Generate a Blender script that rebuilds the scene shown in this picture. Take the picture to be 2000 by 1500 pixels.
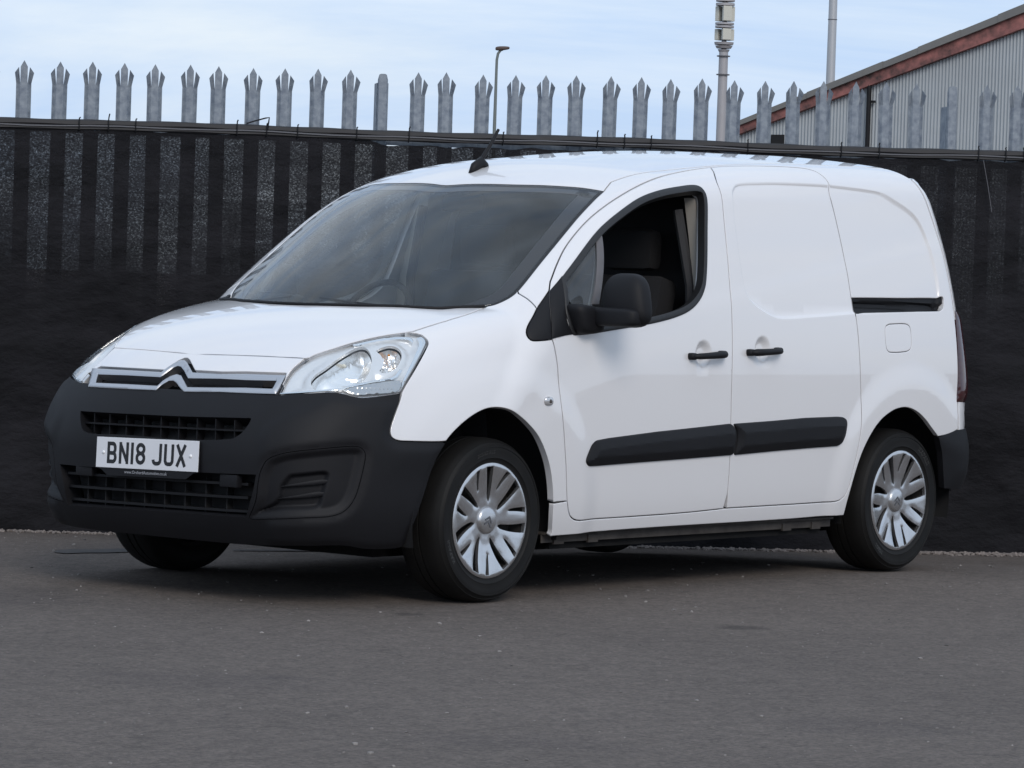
import bpy, bmesh, math, random
import numpy as np
from mathutils import Matrix, Vector
from mathutils.geometry import delaunay_2d_cdt
random.seed(7)
rng = np.random.default_rng(11)
for o in list(bpy.data.objects):
    bpy.data.objects.remove(o)
SC = bpy.context.scene
COL = SC.collection
# ------------------------------------------------------------------ camera
CAM = np.array([-10.0186, -9.1360, 1.2061]); YAW, PITCH, ROLL = .8848, -.0297, .0332
def cam_axes():
    f = np.array([math.sin(YAW)*math.cos(PITCH), math.cos(YAW)*math.cos(PITCH), math.sin(PITCH)])
    r = np.array([math.cos(YAW), -math.sin(YAW), 0.]); u = np.cross(r, f)
    return r*math.cos(ROLL)+u*math.sin(ROLL), -r*math.sin(ROLL)+u*math.cos(ROLL), f
_r, _u, _f = cam_axes()
cd = bpy.data.cameras.new('camera'); cam = bpy.data.objects.new('camera', cd); COL.objects.link(cam)
cd.sensor_width = 36; cd.lens = 6933/2000*36; cd.clip_start = .1; cd.clip_end = 3000
cam.matrix_world = Matrix(((_r[0], _u[0], -_f[0], CAM[0]), (_r[1], _u[1], -_f[1], CAM[1]), (_r[2], _u[2], -_f[2], CAM[2]), (0, 0, 0, 1)))
SC.camera = cam
SC.render.resolution_x, SC.render.resolution_y = 1024, 768
# ------------------------------------------------------------------ sky and sun
SUN_EL, SUN_AZ = math.radians(33), math.radians(214)     # azimuth: direction the light comes from, from +Y clockwise
W = bpy.data.worlds.new('World'); SC.world = W; W.use_nodes = True
nt = W.node_tree; N = nt.nodes; L = nt.links; N.clear()
out = N.new('ShaderNodeOutputWorld'); bg = N.new('ShaderNodeBackground')
sky = N.new('ShaderNodeTexSky'); sky.sky_type = 'NISHITA'; sky.sun_disc = False
sky.sun_elevation = SUN_EL; sky.sun_rotation = SUN_AZ; sky.air_density = 1.3; sky.dust_density = 2.0; sky.ozone_density = 1.5
tc = N.new('ShaderNodeTexCoord'); mp = N.new('ShaderNodeMapping'); mp.inputs['Scale'].default_value = (1.1, 1.1, 5.5)
ns = N.new('ShaderNodeTexNoise'); ns.inputs['Scale'].default_value = 1.7; ns.inputs['Detail'].default_value = 7; ns.inputs['Roughness'].default_value = .58; ns.inputs['Distortion'].default_value = .4
cr = N.new('ShaderNodeValToRGB'); cr.color_ramp.elements[0].position = .22; cr.color_ramp.elements[1].position = .62
cr.color_ramp.elements[0].color = (.80, .80, .80, 1); cr.color_ramp.elements[1].color = (1, 1, 1, 1)
mx = N.new('ShaderNodeMix'); mx.data_type = 'RGBA'; 
ns2 = N.new('ShaderNodeTexNoise'); ns2.inputs['Scale'].default_value = 2.6; ns2.inputs['Detail'].default_value = 8; ns2.inputs['Roughness'].default_value = .6; ns2.inputs['Distortion'].default_value = .8
cr2 = N.new('ShaderNodeValToRGB'); cr2.color_ramp.elements[0].position = .38; cr2.color_ramp.elements[1].position = .62; cr2.color_ramp.elements[0].color = (.535, .70, .965, 1); cr2.color_ramp.elements[1].color = (.79, .885, 1.0, 1)
sc2 = N.new('ShaderNodeVectorMath'); sc2.operation = 'SCALE'; sc2.inputs[3].default_value = 10.
L.new(mp.outputs['Vector'], ns2.inputs['Vector']); L.new(ns2.outputs['Fac'], cr2.inputs['Fac']); L.new(cr2.outputs['Color'], sc2.inputs[0]); L.new(sc2.outputs[0], mx.inputs[7])
L.new(tc.outputs['Generated'], mp.inputs['Vector']); L.new(mp.outputs['Vector'], ns.inputs['Vector']); L.new(ns.outputs['Fac'], cr.inputs['Fac'])
L.new(cr.outputs['Color'], mx.inputs[0]); L.new(sky.outputs['Color'], mx.inputs[6]); L.new(mx.outputs[2], bg.inputs['Color'])
bg.inputs['Strength'].default_value = .10
L.new(bg.outputs['Background'], out.inputs['Surface'])
sd = bpy.data.lights.new('sun', 'SUN'); sd.energy = 1.5; sd.angle = math.radians(24); sd.color = (1, .93, .86)
sun = bpy.data.objects.new('sun', sd); COL.objects.link(sun)
_d = Vector((math.sin(SUN_AZ)*math.cos(SUN_EL), math.cos(SUN_AZ)*math.cos(SUN_EL), math.sin(SUN_EL)))
sun.rotation_euler = _d.to_track_quat('Z', 'Y').to_euler()
vs = SC.view_settings; vs.view_transform = 'Standard'; vs.look = 'None'; vs.gamma = 1; vs.use_curve_mapping = False; vs.exposure = 0.07
SC.cycles.max_bounces = 10; SC.cycles.transparent_max_bounces = 16

# ------------------------------------------------------------------ materials
MATS = {}
def mat(name, color, rough=.5, metal=0., spec=.5, coat=0., noise=None, bump=None, coat_rough=.03):
    """procedural principled; noise=(scale, amount, color2) mixes a second tone, bump=(scale, strength, dist)"""
    if name in MATS: return MATS[name]
    m = bpy.data.materials.new(name); m.use_nodes = True; t = m.node_tree; b = t.nodes['Principled BSDF']
    b.inputs['Base Color'].default_value = (*color, 1); b.inputs['Roughness'].default_value = rough; b.inputs['Metallic'].default_value = metal
    b.inputs['Specular IOR Level'].default_value = spec; b.inputs['Coat Weight'].default_value = coat; b.inputs['Coat Roughness'].default_value = coat_rough
    c = t.nodes.new('ShaderNodeTexCoord')
    if noise:
        n = t.nodes.new('ShaderNodeTexNoise'); n.inputs['Scale'].default_value = noise[0]; n.inputs['Detail'].default_value = 6; n.inputs['Roughness'].default_value = .6
        t.links.new(c.outputs['Object'], n.inputs['Vector'])
        r = t.nodes.new('ShaderNodeValToRGB'); r.color_ramp.elements[0].position = .35; r.color_ramp.elements[1].position = .68
        r.color_ramp.elements[0].color = (0, 0, 0, 1); r.color_ramp.elements[1].color = (noise[1],)*3+(1,)
        x = t.nodes.new('ShaderNodeMix'); x.data_type = 'RGBA'; x.inputs[6].default_value = (*color, 1); x.inputs[7].default_value = (*noise[2], 1)
        t.links.new(n.outputs['Fac'], r.inputs['Fac']); t.links.new(r.outputs['Color'], x.inputs[0]); t.links.new(x.outputs[2], b.inputs['Base Color'])
    if bump:
        n = t.nodes.new('ShaderNodeTexNoise'); n.inputs['Scale'].default_value = bump[0]; n.inputs['Detail'].default_value = 3
        t.links.new(c.outputs['Object'], n.inputs['Vector'])
        bp = t.nodes.new('ShaderNodeBump'); bp.inputs['Strength'].default_value = bump[1]; bp.inputs['Distance'].default_value = bump[2]
        t.links.new(n.outputs['Fac'], bp.inputs['Height']); t.links.new(bp.outputs['Normal'], b.inputs['Normal'])
    MATS[name] = m; return m
def glass(name, tint, refl=1.0, rough=0., ior=1.5, film=0.):
    m = bpy.data.materials.new(name); m.use_nodes = True; t = m.node_tree; t.nodes.clear()
    o = t.nodes.new('ShaderNodeOutputMaterial'); x = t.nodes.new('ShaderNodeMixShader'); tr = t.nodes.new('ShaderNodeBsdfTransparent'); g = t.nodes.new('ShaderNodeBsdfGlossy')
    fr = t.nodes.new('ShaderNodeFresnel'); ge = t.nodes.new('ShaderNodeNewGeometry'); mi = t.nodes.new('ShaderNodeMix'); mi.inputs[2].default_value = ior; mi.inputs[3].default_value = 1/ior    # a thin pane reflects alike from both faces
    t.links.new(ge.outputs['Backfacing'], mi.inputs[0]); t.links.new(mi.outputs[0], fr.inputs['IOR'])
    tr.inputs['Color'].default_value = (*tint, 1); g.inputs['Roughness'].default_value = rough; g.inputs['Color'].default_value = (refl, refl, refl, 1)
    t.links.new(fr.outputs['Fac'], x.inputs['Fac']); t.links.new(tr.outputs['BSDF'], x.inputs[1]); t.links.new(g.outputs['BSDF'], x.inputs[2]); 
    if film:                                    # thin uneven film: dust, and pale haze painted in for sky glare
        df = t.nodes.new('ShaderNodeBsdfDiffuse'); df.inputs['Color'].default_value = (.40, .44, .48, 1); x2 = t.nodes.new('ShaderNodeMixShader'); c = t.nodes.new('ShaderNodeTexCoord'); n = t.nodes.new('ShaderNodeTexNoise'); n.inputs['Scale'].default_value = 2.2; n.inputs['Detail'].default_value = 4; n.inputs['Distortion'].default_value = 1.5
        r = t.nodes.new('ShaderNodeMapRange'); r.inputs[1].default_value = .3; r.inputs[2].default_value = .7; r.inputs[3].default_value = film*.35; r.inputs[4].default_value = film*1.55
        t.links.new(c.outputs['Object'], n.inputs['Vector']); t.links.new(n.outputs['Fac'], r.inputs[0]); t.links.new(r.outputs[0], x2.inputs['Fac']); t.links.new(x.outputs['Shader'], x2.inputs[1]); t.links.new(df.outputs['BSDF'], x2.inputs[2]); t.links.new(x2.outputs['Shader'], o.inputs['Surface'])
    else: t.links.new(x.outputs['Shader'], o.inputs['Surface'])
    MATS[name] = m; return m
PAINT = mat('white_paint', (.70, .69, .695), .34, coat=1., noise=(1.3, .35, (.68, .668, .672)), coat_rough=.012)
PLAST = mat('black_plastic', (.0050, .0050, .0066), .62, spec=.28, noise=(3, .7, (.0075, .0075, .0096)), bump=(900, .25, .0006))
PLAST2 = mat('dark_plastic', (.0045, .0045, .006), .6, spec=.3)
RUBBER = mat('rubber', (.010, .010, .011), .5)
TYRE = mat('tyre_rubber', (.005, .0048, .0048), .65, spec=.25, noise=(9, .8, (.0095, .009, .0085)), bump=(160, .15, .001))
CHROME = mat('chrome', (.78, .79, .80), .12, 1.)
SATIN = mat('satin_chrome', (.50, .50, .515), .36, 1.)
SILVER = mat('silver_paint', (.60, .60, .61), .26, .9, coat=.25, noise=(14, .6, (.48, .475, .47)))
STEEL = mat('dark_steel', (.010, .010, .010), .6, .3, noise=(30, .8, (.022, .019, .017)))
BLACK = mat('void_black', (.004, .004, .005), .8)
UNDER = mat('underbody', (.006, .006, .0065), .85, spec=.2, noise=(8, .6, (.014, .013, .012)))
SEAM = mat('pinch_seam', (.055, .048, .043), .8, noise=(12, .9, (.022, .018, .016)))
CLOTH = mat('seat_cloth', (.006, .006, .0075), .9, bump=(400, .3, .001))
TRIM = mat('beige_trim', (.32, .30, .27), .6)
DASH = mat('dash_plastic', (.022, .023, .026), .6, bump=(500, .2, .0005))
WHITEP = mat('plate_white', (.68, .68, .70), .35, noise=(6, .3, (.62, .62, .64)))
INK = mat('plate_black', (.006, .006, .007), .4)
SCREW = mat('screw_white', (.8, .8, .8), .3)
RED = mat('tail_red', (.035, .002, .003), .12, coat=1.)
AMBER = mat('indicator_clear', (.50, .50, .50), .18, .85)
REFL = mat('reflector_chrome', (.90, .90, .895), .24, .85)
HOUSING = mat('lamp_housing', (.72, .72, .725), .34, .5)
FRIT = mat('windscreen_frit', (.016, .015, .019), .28, spec=.5)
GLASS = glass('window_glass', (.90, .94, .93), 1.0, film=.02)
WSGLASS = glass('windscreen_glass', (.95, .97, .97), 1.0, 0., 1.36, film=.0)
INNER = glass('haze_pane', (.96, .98, .98), 1.0, 0., 1.08, film=.09)  # inner sheet whose pale haze paints brightness into the clear glass
QGLASS = glass('quarter_pane', (.8, .87, .86), 1., 0., 1.5, film=.16)  # pale haze painted in for the light this glass shows
LENS = glass('lens_plastic', (.97, .98, .98), .9, .0, 1.35)

# ------------------------------------------------------------------ object helpers
def link(name, me, parent=None, m=None, smooth=False):
    o = bpy.data.objects.new(name, me); COL.objects.link(o)
    if parent is not None: o.parent = parent
    if m is not None and not me.materials: me.materials.append(m)
    if smooth: me.shade_smooth()
    return o
def mesh(name, verts, faces):
    me = bpy.data.meshes.new(name); me.from_pydata([tuple(map(float, v)) for v in verts], [], [tuple(map(int, f)) for f in faces]); me.update(); return me
def empty(name, loc=(0, 0, 0)):
    o = bpy.data.objects.new(name, None); o.location = loc; o.empty_display_size = .2; COL.objects.link(o); return o
def tag(o, label, cat, group=None):
    o['label'] = label; o['category'] = cat
    if group: o['group'] = group
    return o
def struct(o): o['kind'] = 'structure'; return o
def box(bm, c, s, rot=None, bevel=0.):
    r = bmesh.ops.create_cube(bm, size=1); vs_ = r['verts']
    bmesh.ops.scale(bm, vec=s, verts=vs_)
    if bevel: 
        e = list({e for v in vs_ for e in v.link_edges}); rr = bmesh.ops.bevel(bm, geom=e, offset=bevel, segments=2, affect='EDGES', profile=.6); vs_ = list({v for f in rr['faces'] for v in f.verts} | {v for v in vs_ if v.is_valid})
    if rot is not None: bmesh.ops.rotate(bm, cent=(0, 0, 0), matrix=rot, verts=vs_)
    bmesh.ops.translate(bm, vec=c, verts=vs_); return vs_
def bm_obj(name, bm, m, parent=None, smooth=False, angle=40):
    me = bpy.data.meshes.new(name); bmesh.ops.recalc_face_normals(bm, faces=bm.faces[:]); bm.to_mesh(me); bm.free()
    o = link(name, me, parent, m)
    if smooth: autosmooth(me, angle)
    return o
def autosmooth(me, angle=40):
    me.shade_smooth(); me.set_sharp_from_angle(angle=math.radians(angle))
def tube(pts, r, n=10, cap=True):
    """verts, faces of a tube along pts; r scalar or list"""
    P = np.array(pts, float); k = len(P); rr = np.full(k, r) if np.isscalar(r) else np.array(r, float)
    V = []; F = []; prev = None
    for i in range(k):
        t = P[min(i+1, k-1)]-P[max(i-1, 0)]; t /= max(np.linalg.norm(t), 1e-9)
        a = np.array([0, 0, 1.]) if abs(t[2]) < .9 else np.array([1., 0, 0])
        if prev is not None: a = prev
        x = a-t*(a@t); x /= np.linalg.norm(x); y = np.cross(t, x); prev = x
        for j in range(n):
            an = 2*math.pi*j/n; V.append(P[i]+rr[i]*(x*math.cos(an)+y*math.sin(an)))
    for i in range(k-1):
        for j in range(n):
            F.append((i*n+j, i*n+(j+1) % n, (i+1)*n+(j+1) % n, (i+1)*n+j))
    if cap: F.append(tuple(range(n-1, -1, -1))); F.append(tuple((k-1)*n+j for j in range(n)))
    return V, F
def tube_obj(name, pts, r, m, parent=None, n=10):
    V, F = tube(pts, r, n); me = mesh(name, V, F); autosmooth(me, 50); return link(name, me, parent, m)
def lathe(prof, n=64, axis='y', a0=0., a1=2*math.pi):
    """prof: list of (radius, along axis).  axis y: circle in x,z"""
    V = []; F = []; full = abs(a1-a0-2*math.pi) < 1e-6; nn = n if full else n+1; k = len(prof)
    for j in range(nn):
        a = a0+(a1-a0)*j/n; c, s = math.cos(a), math.sin(a)
        for r, h in prof: V.append((r*c, h, r*s) if axis == 'y' else (r*c, r*s, h))
    for j in range(n if full else n):
        j2 = (j+1) % nn
        for i in range(k-1): F.append((j*k+i, j*k+i+1, j2*k+i+1, j2*k+i))
    return V, F
def merge(*vf):
    V = []; F = []
    for v, f in vf:
        o = len(V); V += [tuple(p) for p in v]; F += [tuple(i+o for i in q) for q in f]
    return V, F
def xf(vf, M=None, off=(0, 0, 0)):
    v, f = vf; v = np.array(v, float)
    if M is not None: v = v@np.array(M).T
    return (v+np.array(off)).tolist(), f

# ------------------------------------------------------------------ the van's skin: an implicit surface
# ---- smooth 1-D interpolation (natural-ish: PCHIP) ----
def pch(xs,ys):
    xs=np.array(xs,float);ys=np.array(ys,float);h=np.diff(xs);d=np.diff(ys)/h
    m=np.zeros_like(xs); m[0]=d[0];m[-1]=d[-1]
    for i in range(1,len(xs)-1):
        m[i]=0.5*(d[i-1]*h[i]+d[i]*h[i-1])/(0.5*(h[i-1]+h[i]))*1.0 if True else 0
    def f(q):
        q=np.asarray(q,float);i=np.clip(np.searchsorted(xs,q)-1,0,len(xs)-2)
        t=(q-xs[i])/h[i]; tc=np.clip(t,0,1)
        t2=tc*tc;t3=t2*tc
        v=ys[i]*(2*t3-3*t2+1)+h[i]*m[i]*(t3-2*t2+tc)+ys[i+1]*(-2*t3+3*t2)+h[i]*m[i+1]*(t3-t2)
        return v+np.where(t<0,(t)*h[i]*m[0],0)+np.where(t>1,(t-1)*h[i]*m[-1],0)
    return f
def smooth_curve(xs,ys,sig):
    g=pch(xs,ys); n=90; q=np.linspace(xs[0],xs[-1],n); st=q[1]-q[0]; m=int(3*sig/st)+1
    k=np.exp(-.5*(np.arange(-m,m+1)*st/sig)**2); k/=k.sum()
    e=np.concatenate([q[0]+st*np.arange(-m,0),q,q[-1]+st*np.arange(1,m+1)])
    return pch(q,np.convolve(g(e),k,'valid'))
def smax(a,b,k): # polynomial smooth max
    h=np.clip(.5+.5*(a-b)/k,0,1); return b*(1-h)+a*h+k*h*(1-h)
def sst(t): t=np.clip(t,0,1); return t*t*(3-2*t)
class Van:
    def __init__(s,P): s.P=P; s.build()
    def build(s):
        P=s.P
        s.side=smooth_curve(P['side_z'],P['side_b'],.05)
        s.roof=smooth_curve(P['roof_x'],P['roof_z'],.06)
        s.hood=smooth_curve(P['hood_x'],P['hood_z'],.06)
        s.nose=smooth_curve(P['nose_z'],P['nose_x'],.03)
        s.rear=smooth_curve(P['rear_z'],P['rear_x'],.06)
    def f(s,p,detail=True,mode='full'):
        P=s.P; x=p[...,0];y=np.abs(p[...,1]);z=p[...,2]
        b=s.side(z)-P['taper']*np.clip((x-2.3)/1.1,0,2)**2-P['taperf']*np.clip((0.6-x)/1.0,0,2)**2
        if detail: b=b+s.disp(x,z)
        db=(s.side(z+.01)-s.side(z-.01))/.02
        fs=(y-b)/np.sqrt(1+db**2)
        u=(y/.65)**2
        xe=x-P['ws_c']*u
        zr=s.roof(xe)-P['crown']*u
        dz=(s.roof(xe+.01)-s.roof(xe-.01))/.02
        fr=(z-zr)/np.sqrt(1+dz**2)
        zh=s.hood(x-P['hood_c']*u)-P['hood_cr']*u
        dh=(s.hood(x+.01)-s.hood(x-.01))/.02
        fh=(z-zh)/np.sqrt(1+dh**2)
        nc=P['nose_c']+P['nose_c2']*sst((z-.55)/.5)
        xf=s.nose(z)+nc*np.power(np.maximum(y,1e-6)/.9,P['nose_n'])
        slope=nc*P['nose_n']/.9*np.power(np.maximum(y,1e-6)/.9,P['nose_n']-1)
        dn=(s.nose(z+.01)-s.nose(z-.01))/.02
        ff=(xf-x)/np.sqrt(1+slope**2+dn**2)
        xr=s.rear(z)-P['rear_c']*np.power(y/.85,3)
        fb=x-xr
        # cabin: side & roof blended
        cab=np.maximum(np.maximum(smax(fs,fr,P['k_roof']),-.34-x),y-(.70+np.clip(x+.20,0,1)*1.4))
        low=smax(smax(fs,ff,P['k_nose']),fh,P['k_hood'])
        if mode=='low': g=low
        elif mode=='cab': g=cab
        else: g=-smax(-cab,-low,.012)
        g=smax(g,fb,P['k_rear'])
        g=smax(g,P['zmin']-z,.05)
        return g
    def disp(s,x,z):
        P=s.P; o=0
        for cx,r0,h in((0,P['fl_rf'],P['fl_h']),(2.728,P['fl_rr'],P['fl_h'])):
            r=np.sqrt((x-cx)**2+(np.maximum(z-.315,-.0)*1.0)**2+(np.minimum(z-.315,0))**2)
            o=o+h*sst((r0-r)/.12)*(np.where(x<0,sst((z-.46)/.14),1.) if cx==0 else 1.)
        q=np.stack([x,z],-1)
        sel=(x>1.3)&(x<3.2)&(z>.9)&(z<1.72)
        if RECESS is not None and np.any(sel):
            t=np.zeros(x.shape); t[sel]=-.0105*sst(poly_sd(q[sel],RECESS)/.016+.5); o=o+t
        for (dx,dz) in DISHES:
            r=np.hypot(x-dx,(z-dz)); o=o-.020*sst((.058-r)/.034)
        return o
RECESS=None; DISHES=[]
def poly_sd(p,poly):
    """signed distance to a closed polygon, positive inside"""
    a=poly; b=np.roll(poly,-1,0); d2=np.full(len(p),1e9); ins=np.zeros(len(p),bool)
    for i in range(len(a)):
        e=b[i]-a[i]; w=p-a[i]; L2=max(e@e,1e-12)
        t=np.clip((w@e)/L2,0,1); q=w-t[:,None]*e; d2=np.minimum(d2,(q*q).sum(1))
        c=(a[i,1]<=p[:,1])!=(b[i,1]<=p[:,1])
        if c.any():
            xx=a[i,0]+(p[:,1]-a[i,1])/(b[i,1]-a[i,1]+1e-15)*(b[i,0]-a[i,0]); ins^=c&(p[:,0]<xx)
    d=np.sqrt(d2); return np.where(ins,d,-d)
P=dict(side_z=[.2,.3,.45,.75,.95,1.10,1.30,1.50,1.70,1.85],
 side_b=[.835,.865,.882,.892,.888,.872,.835,.788,.733,.67],taper=.03,taperf=.0,
 roof_x=[-.25,0.0,.35,.7,.95,1.3,1.8,2.4,2.9,3.25,3.5],roof_z=[.835,1.095,1.357,1.576,1.664,1.712,1.757,1.777,1.781,1.758,1.685],
 crown=.055,ws_c=.10,hood_x=[-1.0,-.85,-.7,-.45,-.2,.1,.3],hood_z=[.643,.785,.905,1.018,1.082,1.135,1.165],hood_c=.06,hood_cr=.04,
 nose_z=[.15,.25,.35,.5,.65,.75,.83,.90,1.0],nose_x=[-.797,-.872,-.915,-.93,-.922,-.90,-.865,-.80,-.68],nose_c=.4153,nose_c2=.33,nose_n=4.33,
 rear_z=[.2,.5,.8,1.0,1.3,1.5,1.65,1.8],rear_x=[3.42,3.445,3.428,3.385,3.325,3.267,3.205,3.10],rear_c=.18,
 k_roof=.11,k_hood=.12,k_nose=.30,k_rear=.10,zmin=.08,fl_rf=.62,fl_rr=.60,fl_h=.011)
C_fd_low=[(0.293,-0.883,0.984),(0.306,-0.887,0.939),(0.317,-0.89,0.893),(0.324,-0.893,0.846),(0.329,-0.896,0.799),(0.334,-0.9,0.752),(0.34,-0.903,0.705),(0.349,-0.904,0.659),(0.358,-0.904,0.612),(0.367,-0.902,0.565),(0.377,-0.9,0.519),(0.386,-0.897,0.472),(0.395,-0.894,0.425),(0.405,-0.89,0.379)]
C_fd_up=[(0.287,-0.882,0.983),(0.302,-0.865,1.045),(0.326,-0.837,1.107),(0.341,-0.821,1.136),(0.361,-0.804,1.165)]
C_d_bot=[(0.421,-0.886,0.342),(0.438,-0.883,0.32),(0.476,-0.88,0.304),(0.546,-0.876,0.302),(0.892,-0.869,0.306),(1.209,-0.87,0.311),(1.432,-0.872,0.319)]
C_d_rear=[(1.444,-0.88,0.383),(1.44,-0.885,0.474),(1.435,-0.89,0.562),(1.43,-0.893,0.642),(1.427,-0.894,0.711),(1.425,-0.894,0.774),(1.425,-0.892,0.843),(1.427,-0.888,0.923),(1.431,-0.881,1.01),(1.437,-0.87,1.1),(1.444,-0.855,1.189),(1.452,-0.838,1.278),(1.46,-0.817,1.366),(1.469,-0.792,1.453),(1.483,-0.763,1.537),(1.5,-0.732,1.62),(1.558,-0.669,1.666),(1.594,-0.628,1.682)]
C_d_top=[(1.584,-0.626,1.681),(1.483,-0.633,1.669),(1.382,-0.644,1.656),(1.282,-0.659,1.64),(1.182,-0.674,1.62),(1.083,-0.687,1.596),(0.986,-0.697,1.567),(0.89,-0.704,1.532),(0.796,-0.707,1.49),(0.706,-0.71,1.443),(0.62,-0.717,1.388),(0.538,-0.731,1.329),(0.462,-0.755,1.265),(0.39,-0.784,1.199)]
C_s_top=[(1.674,-0.625,1.69),(1.79,-0.633,1.697),(1.938,-0.643,1.704),(2.09,-0.652,1.708),(2.198,-0.663,1.707),(2.25,-0.681,1.699),(2.273,-0.709,1.68),(2.282,-0.733,1.656)]
C_s_rear=[(2.271,-0.76,1.608),(2.283,-0.78,1.527),(2.292,-0.801,1.446),(2.3,-0.821,1.364),(2.305,-0.84,1.281),(2.309,-0.857,1.199),(2.315,-0.87,1.121),(2.322,-0.88,1.057),(2.326,-0.885,1.006),(2.33,-0.889,0.949),(2.336,-0.893,0.876),(2.344,-0.896,0.794),(2.348,-0.899,0.71),(2.343,-0.901,0.626),(2.328,-0.9,0.544),(2.308,-0.896,0.462),(2.287,-0.891,0.38)]
C_s_bot=[(2.286,-0.891,0.383),(2.265,-0.887,0.349),(2.219,-0.883,0.328),(2.113,-0.873,0.325),(1.763,-0.872,0.322),(1.453,-0.872,0.32)]
C_arch_f=[(-0.281,-0.868,0.613),(-0.26,-0.869,0.632),(-0.234,-0.87,0.652),(-0.181,-0.872,0.685),(-0.127,-0.875,0.711),(-0.073,-0.878,0.728),(-0.023,-0.884,0.733),(0.022,-0.896,0.728),(0.074,-0.903,0.709),(0.134,-0.904,0.676),(0.196,-0.905,0.63),(0.242,-0.903,0.576),(0.28,-0.9,0.511),(0.307,-0.895,0.437),(0.321,-0.89,0.376)]
C_a_base=[(0.278,-0.724,1.152),(0.279,-0.76,1.137),(0.279,-0.794,1.117),(0.279,-0.815,1.099)]
C_sail_front=[(0.278,-0.816,1.098),(0.25,-0.823,1.07),(0.216,-0.829,1.038),(0.196,-0.836,1.013),(0.19,-0.846,0.996),(0.193,-0.855,0.984),(0.204,-0.863,0.979),(0.247,-0.876,0.981),(0.288,-0.882,0.985)]
C_bump_f=[(-0.463,-0.798,0.754),(-0.499,-0.804,0.696),(-0.519,-0.807,0.653),(-0.517,-0.812,0.629),(-0.494,-0.821,0.616),(-0.446,-0.836,0.613),(-0.357,-0.856,0.611),(-0.3,-0.865,0.611)]
C_hl_rear=[(-0.247,-0.733,0.974),(-0.254,-0.744,0.962),(-0.283,-0.757,0.938),(-0.32,-0.769,0.907),(-0.37,-0.782,0.863),(-0.416,-0.79,0.82),(-0.444,-0.793,0.789)]
C_hl_bot=[(-0.452,-0.793,0.783),(-0.505,-0.779,0.776),(-0.573,-0.757,0.769),(-0.61,-0.74,0.767),(-0.631,-0.725,0.77),(-0.653,-0.703,0.778),(-0.674,-0.681,0.782),(-0.695,-0.658,0.782),(-0.733,-0.609,0.777),(-0.765,-0.555,0.772),(-0.787,-0.508,0.766)]
C_hl_in=[(-0.761,-0.501,0.797),(-0.729,-0.493,0.828),(-0.696,-0.487,0.855),(-0.657,-0.492,0.882)]
C_hl_top=[(-0.624,-0.503,0.901),(-0.593,-0.517,0.916),(-0.536,-0.549,0.937),(-0.474,-0.576,0.957),(-0.412,-0.605,0.974),(-0.352,-0.635,0.988),(-0.304,-0.659,0.996),(-0.267,-0.682,0.998),(-0.248,-0.708,0.991)]
C_hood_side=[(-0.261,-0.676,1.003),(-0.228,-0.679,1.011),(-0.194,-0.681,1.019),(-0.161,-0.684,1.027),(-0.128,-0.686,1.035),(-0.094,-0.688,1.042),(-0.061,-0.688,1.05),(-0.027,-0.688,1.057),(0.007,-0.686,1.063),(0.04,-0.682,1.07),(0.073,-0.677,1.077),(0.105,-0.67,1.084),(0.138,-0.664,1.091),(0.17,-0.66,1.099)]
C_ws_near=[(0.173,-0.661,1.101),(0.194,-0.679,1.108),(0.224,-0.698,1.123),(0.256,-0.711,1.142),(0.284,-0.715,1.161),(0.448,-0.698,1.281),(0.653,-0.677,1.429),(0.804,-0.655,1.521),(0.883,-0.64,1.559)]
C_ws_top=[(0.857,-0.561,1.57),(0.807,-0.447,1.576),(0.746,-0.29,1.577),(0.697,-0.069,1.573),(0.693,0.195,1.563),(0.729,0.391,1.553),(0.804,0.601,1.537)]
C_q_rear=[(2.974,-0.693,1.694),(2.999,-0.73,1.623),(3.028,-0.759,1.548),(3.055,-0.78,1.469),(3.075,-0.799,1.388),(3.09,-0.818,1.304),(3.101,-0.834,1.22),(3.109,-0.849,1.135),(3.113,-0.861,1.049),(3.117,-0.87,0.963),(3.121,-0.876,0.876),(3.124,-0.879,0.79),(3.124,-0.883,0.703),(3.122,-0.887,0.616)]
C_q_bot=[(3.083,-0.889,0.604),(3.019,-0.891,0.593),(2.955,-0.893,0.587)]
C_arch_r=[(2.95,-0.893,0.591),(2.898,-0.896,0.625),(2.844,-0.898,0.661),(2.774,-0.9,0.695),(2.69,-0.902,0.714),(2.61,-0.903,0.709),(2.547,-0.904,0.69),(2.486,-0.905,0.66),(2.428,-0.904,0.612),(2.374,-0.902,0.546),(2.338,-0.898,0.478),(2.31,-0.892,0.397),(2.293,-0.884,0.324),(2.289,-0.871,0.268)]
C_sill_bot=[(2.285,-0.87,0.265),(1.904,-0.857,0.261),(1.561,-0.857,0.259),(1.231,-0.857,0.258),(0.913,-0.856,0.256),(0.605,-0.855,0.252),(0.341,-0.864,0.246)]
C_sill_fr=[(0.345,-0.869,0.262),(0.33,-0.883,0.321),(0.323,-0.89,0.372)]
C_win=[(0.431,-0.804,1.209),(0.49,-0.796,1.252),(0.626,-0.777,1.353),(0.715,-0.767,1.412),(0.841,-0.76,1.478),(0.974,-0.749,1.532),(1.1,-0.746,1.565),(1.228,-0.744,1.585),(1.323,-0.742,1.595),(1.366,-0.749,1.59),(1.378,-0.764,1.567),(1.369,-0.782,1.524),(1.337,-0.81,1.412),(1.296,-0.843,1.26),(1.273,-0.855,1.199),(1.234,-0.864,1.153),(1.166,-0.873,1.112),(1.078,-0.877,1.084),(0.952,-0.879,1.06),(0.83,-0.88,1.044),(0.669,-0.881,1.026),(0.541,-0.883,1.012),(0.447,-0.883,1.005),(0.409,-0.883,1.01),(0.388,-0.869,1.082),(0.406,-0.839,1.153)]
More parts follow.
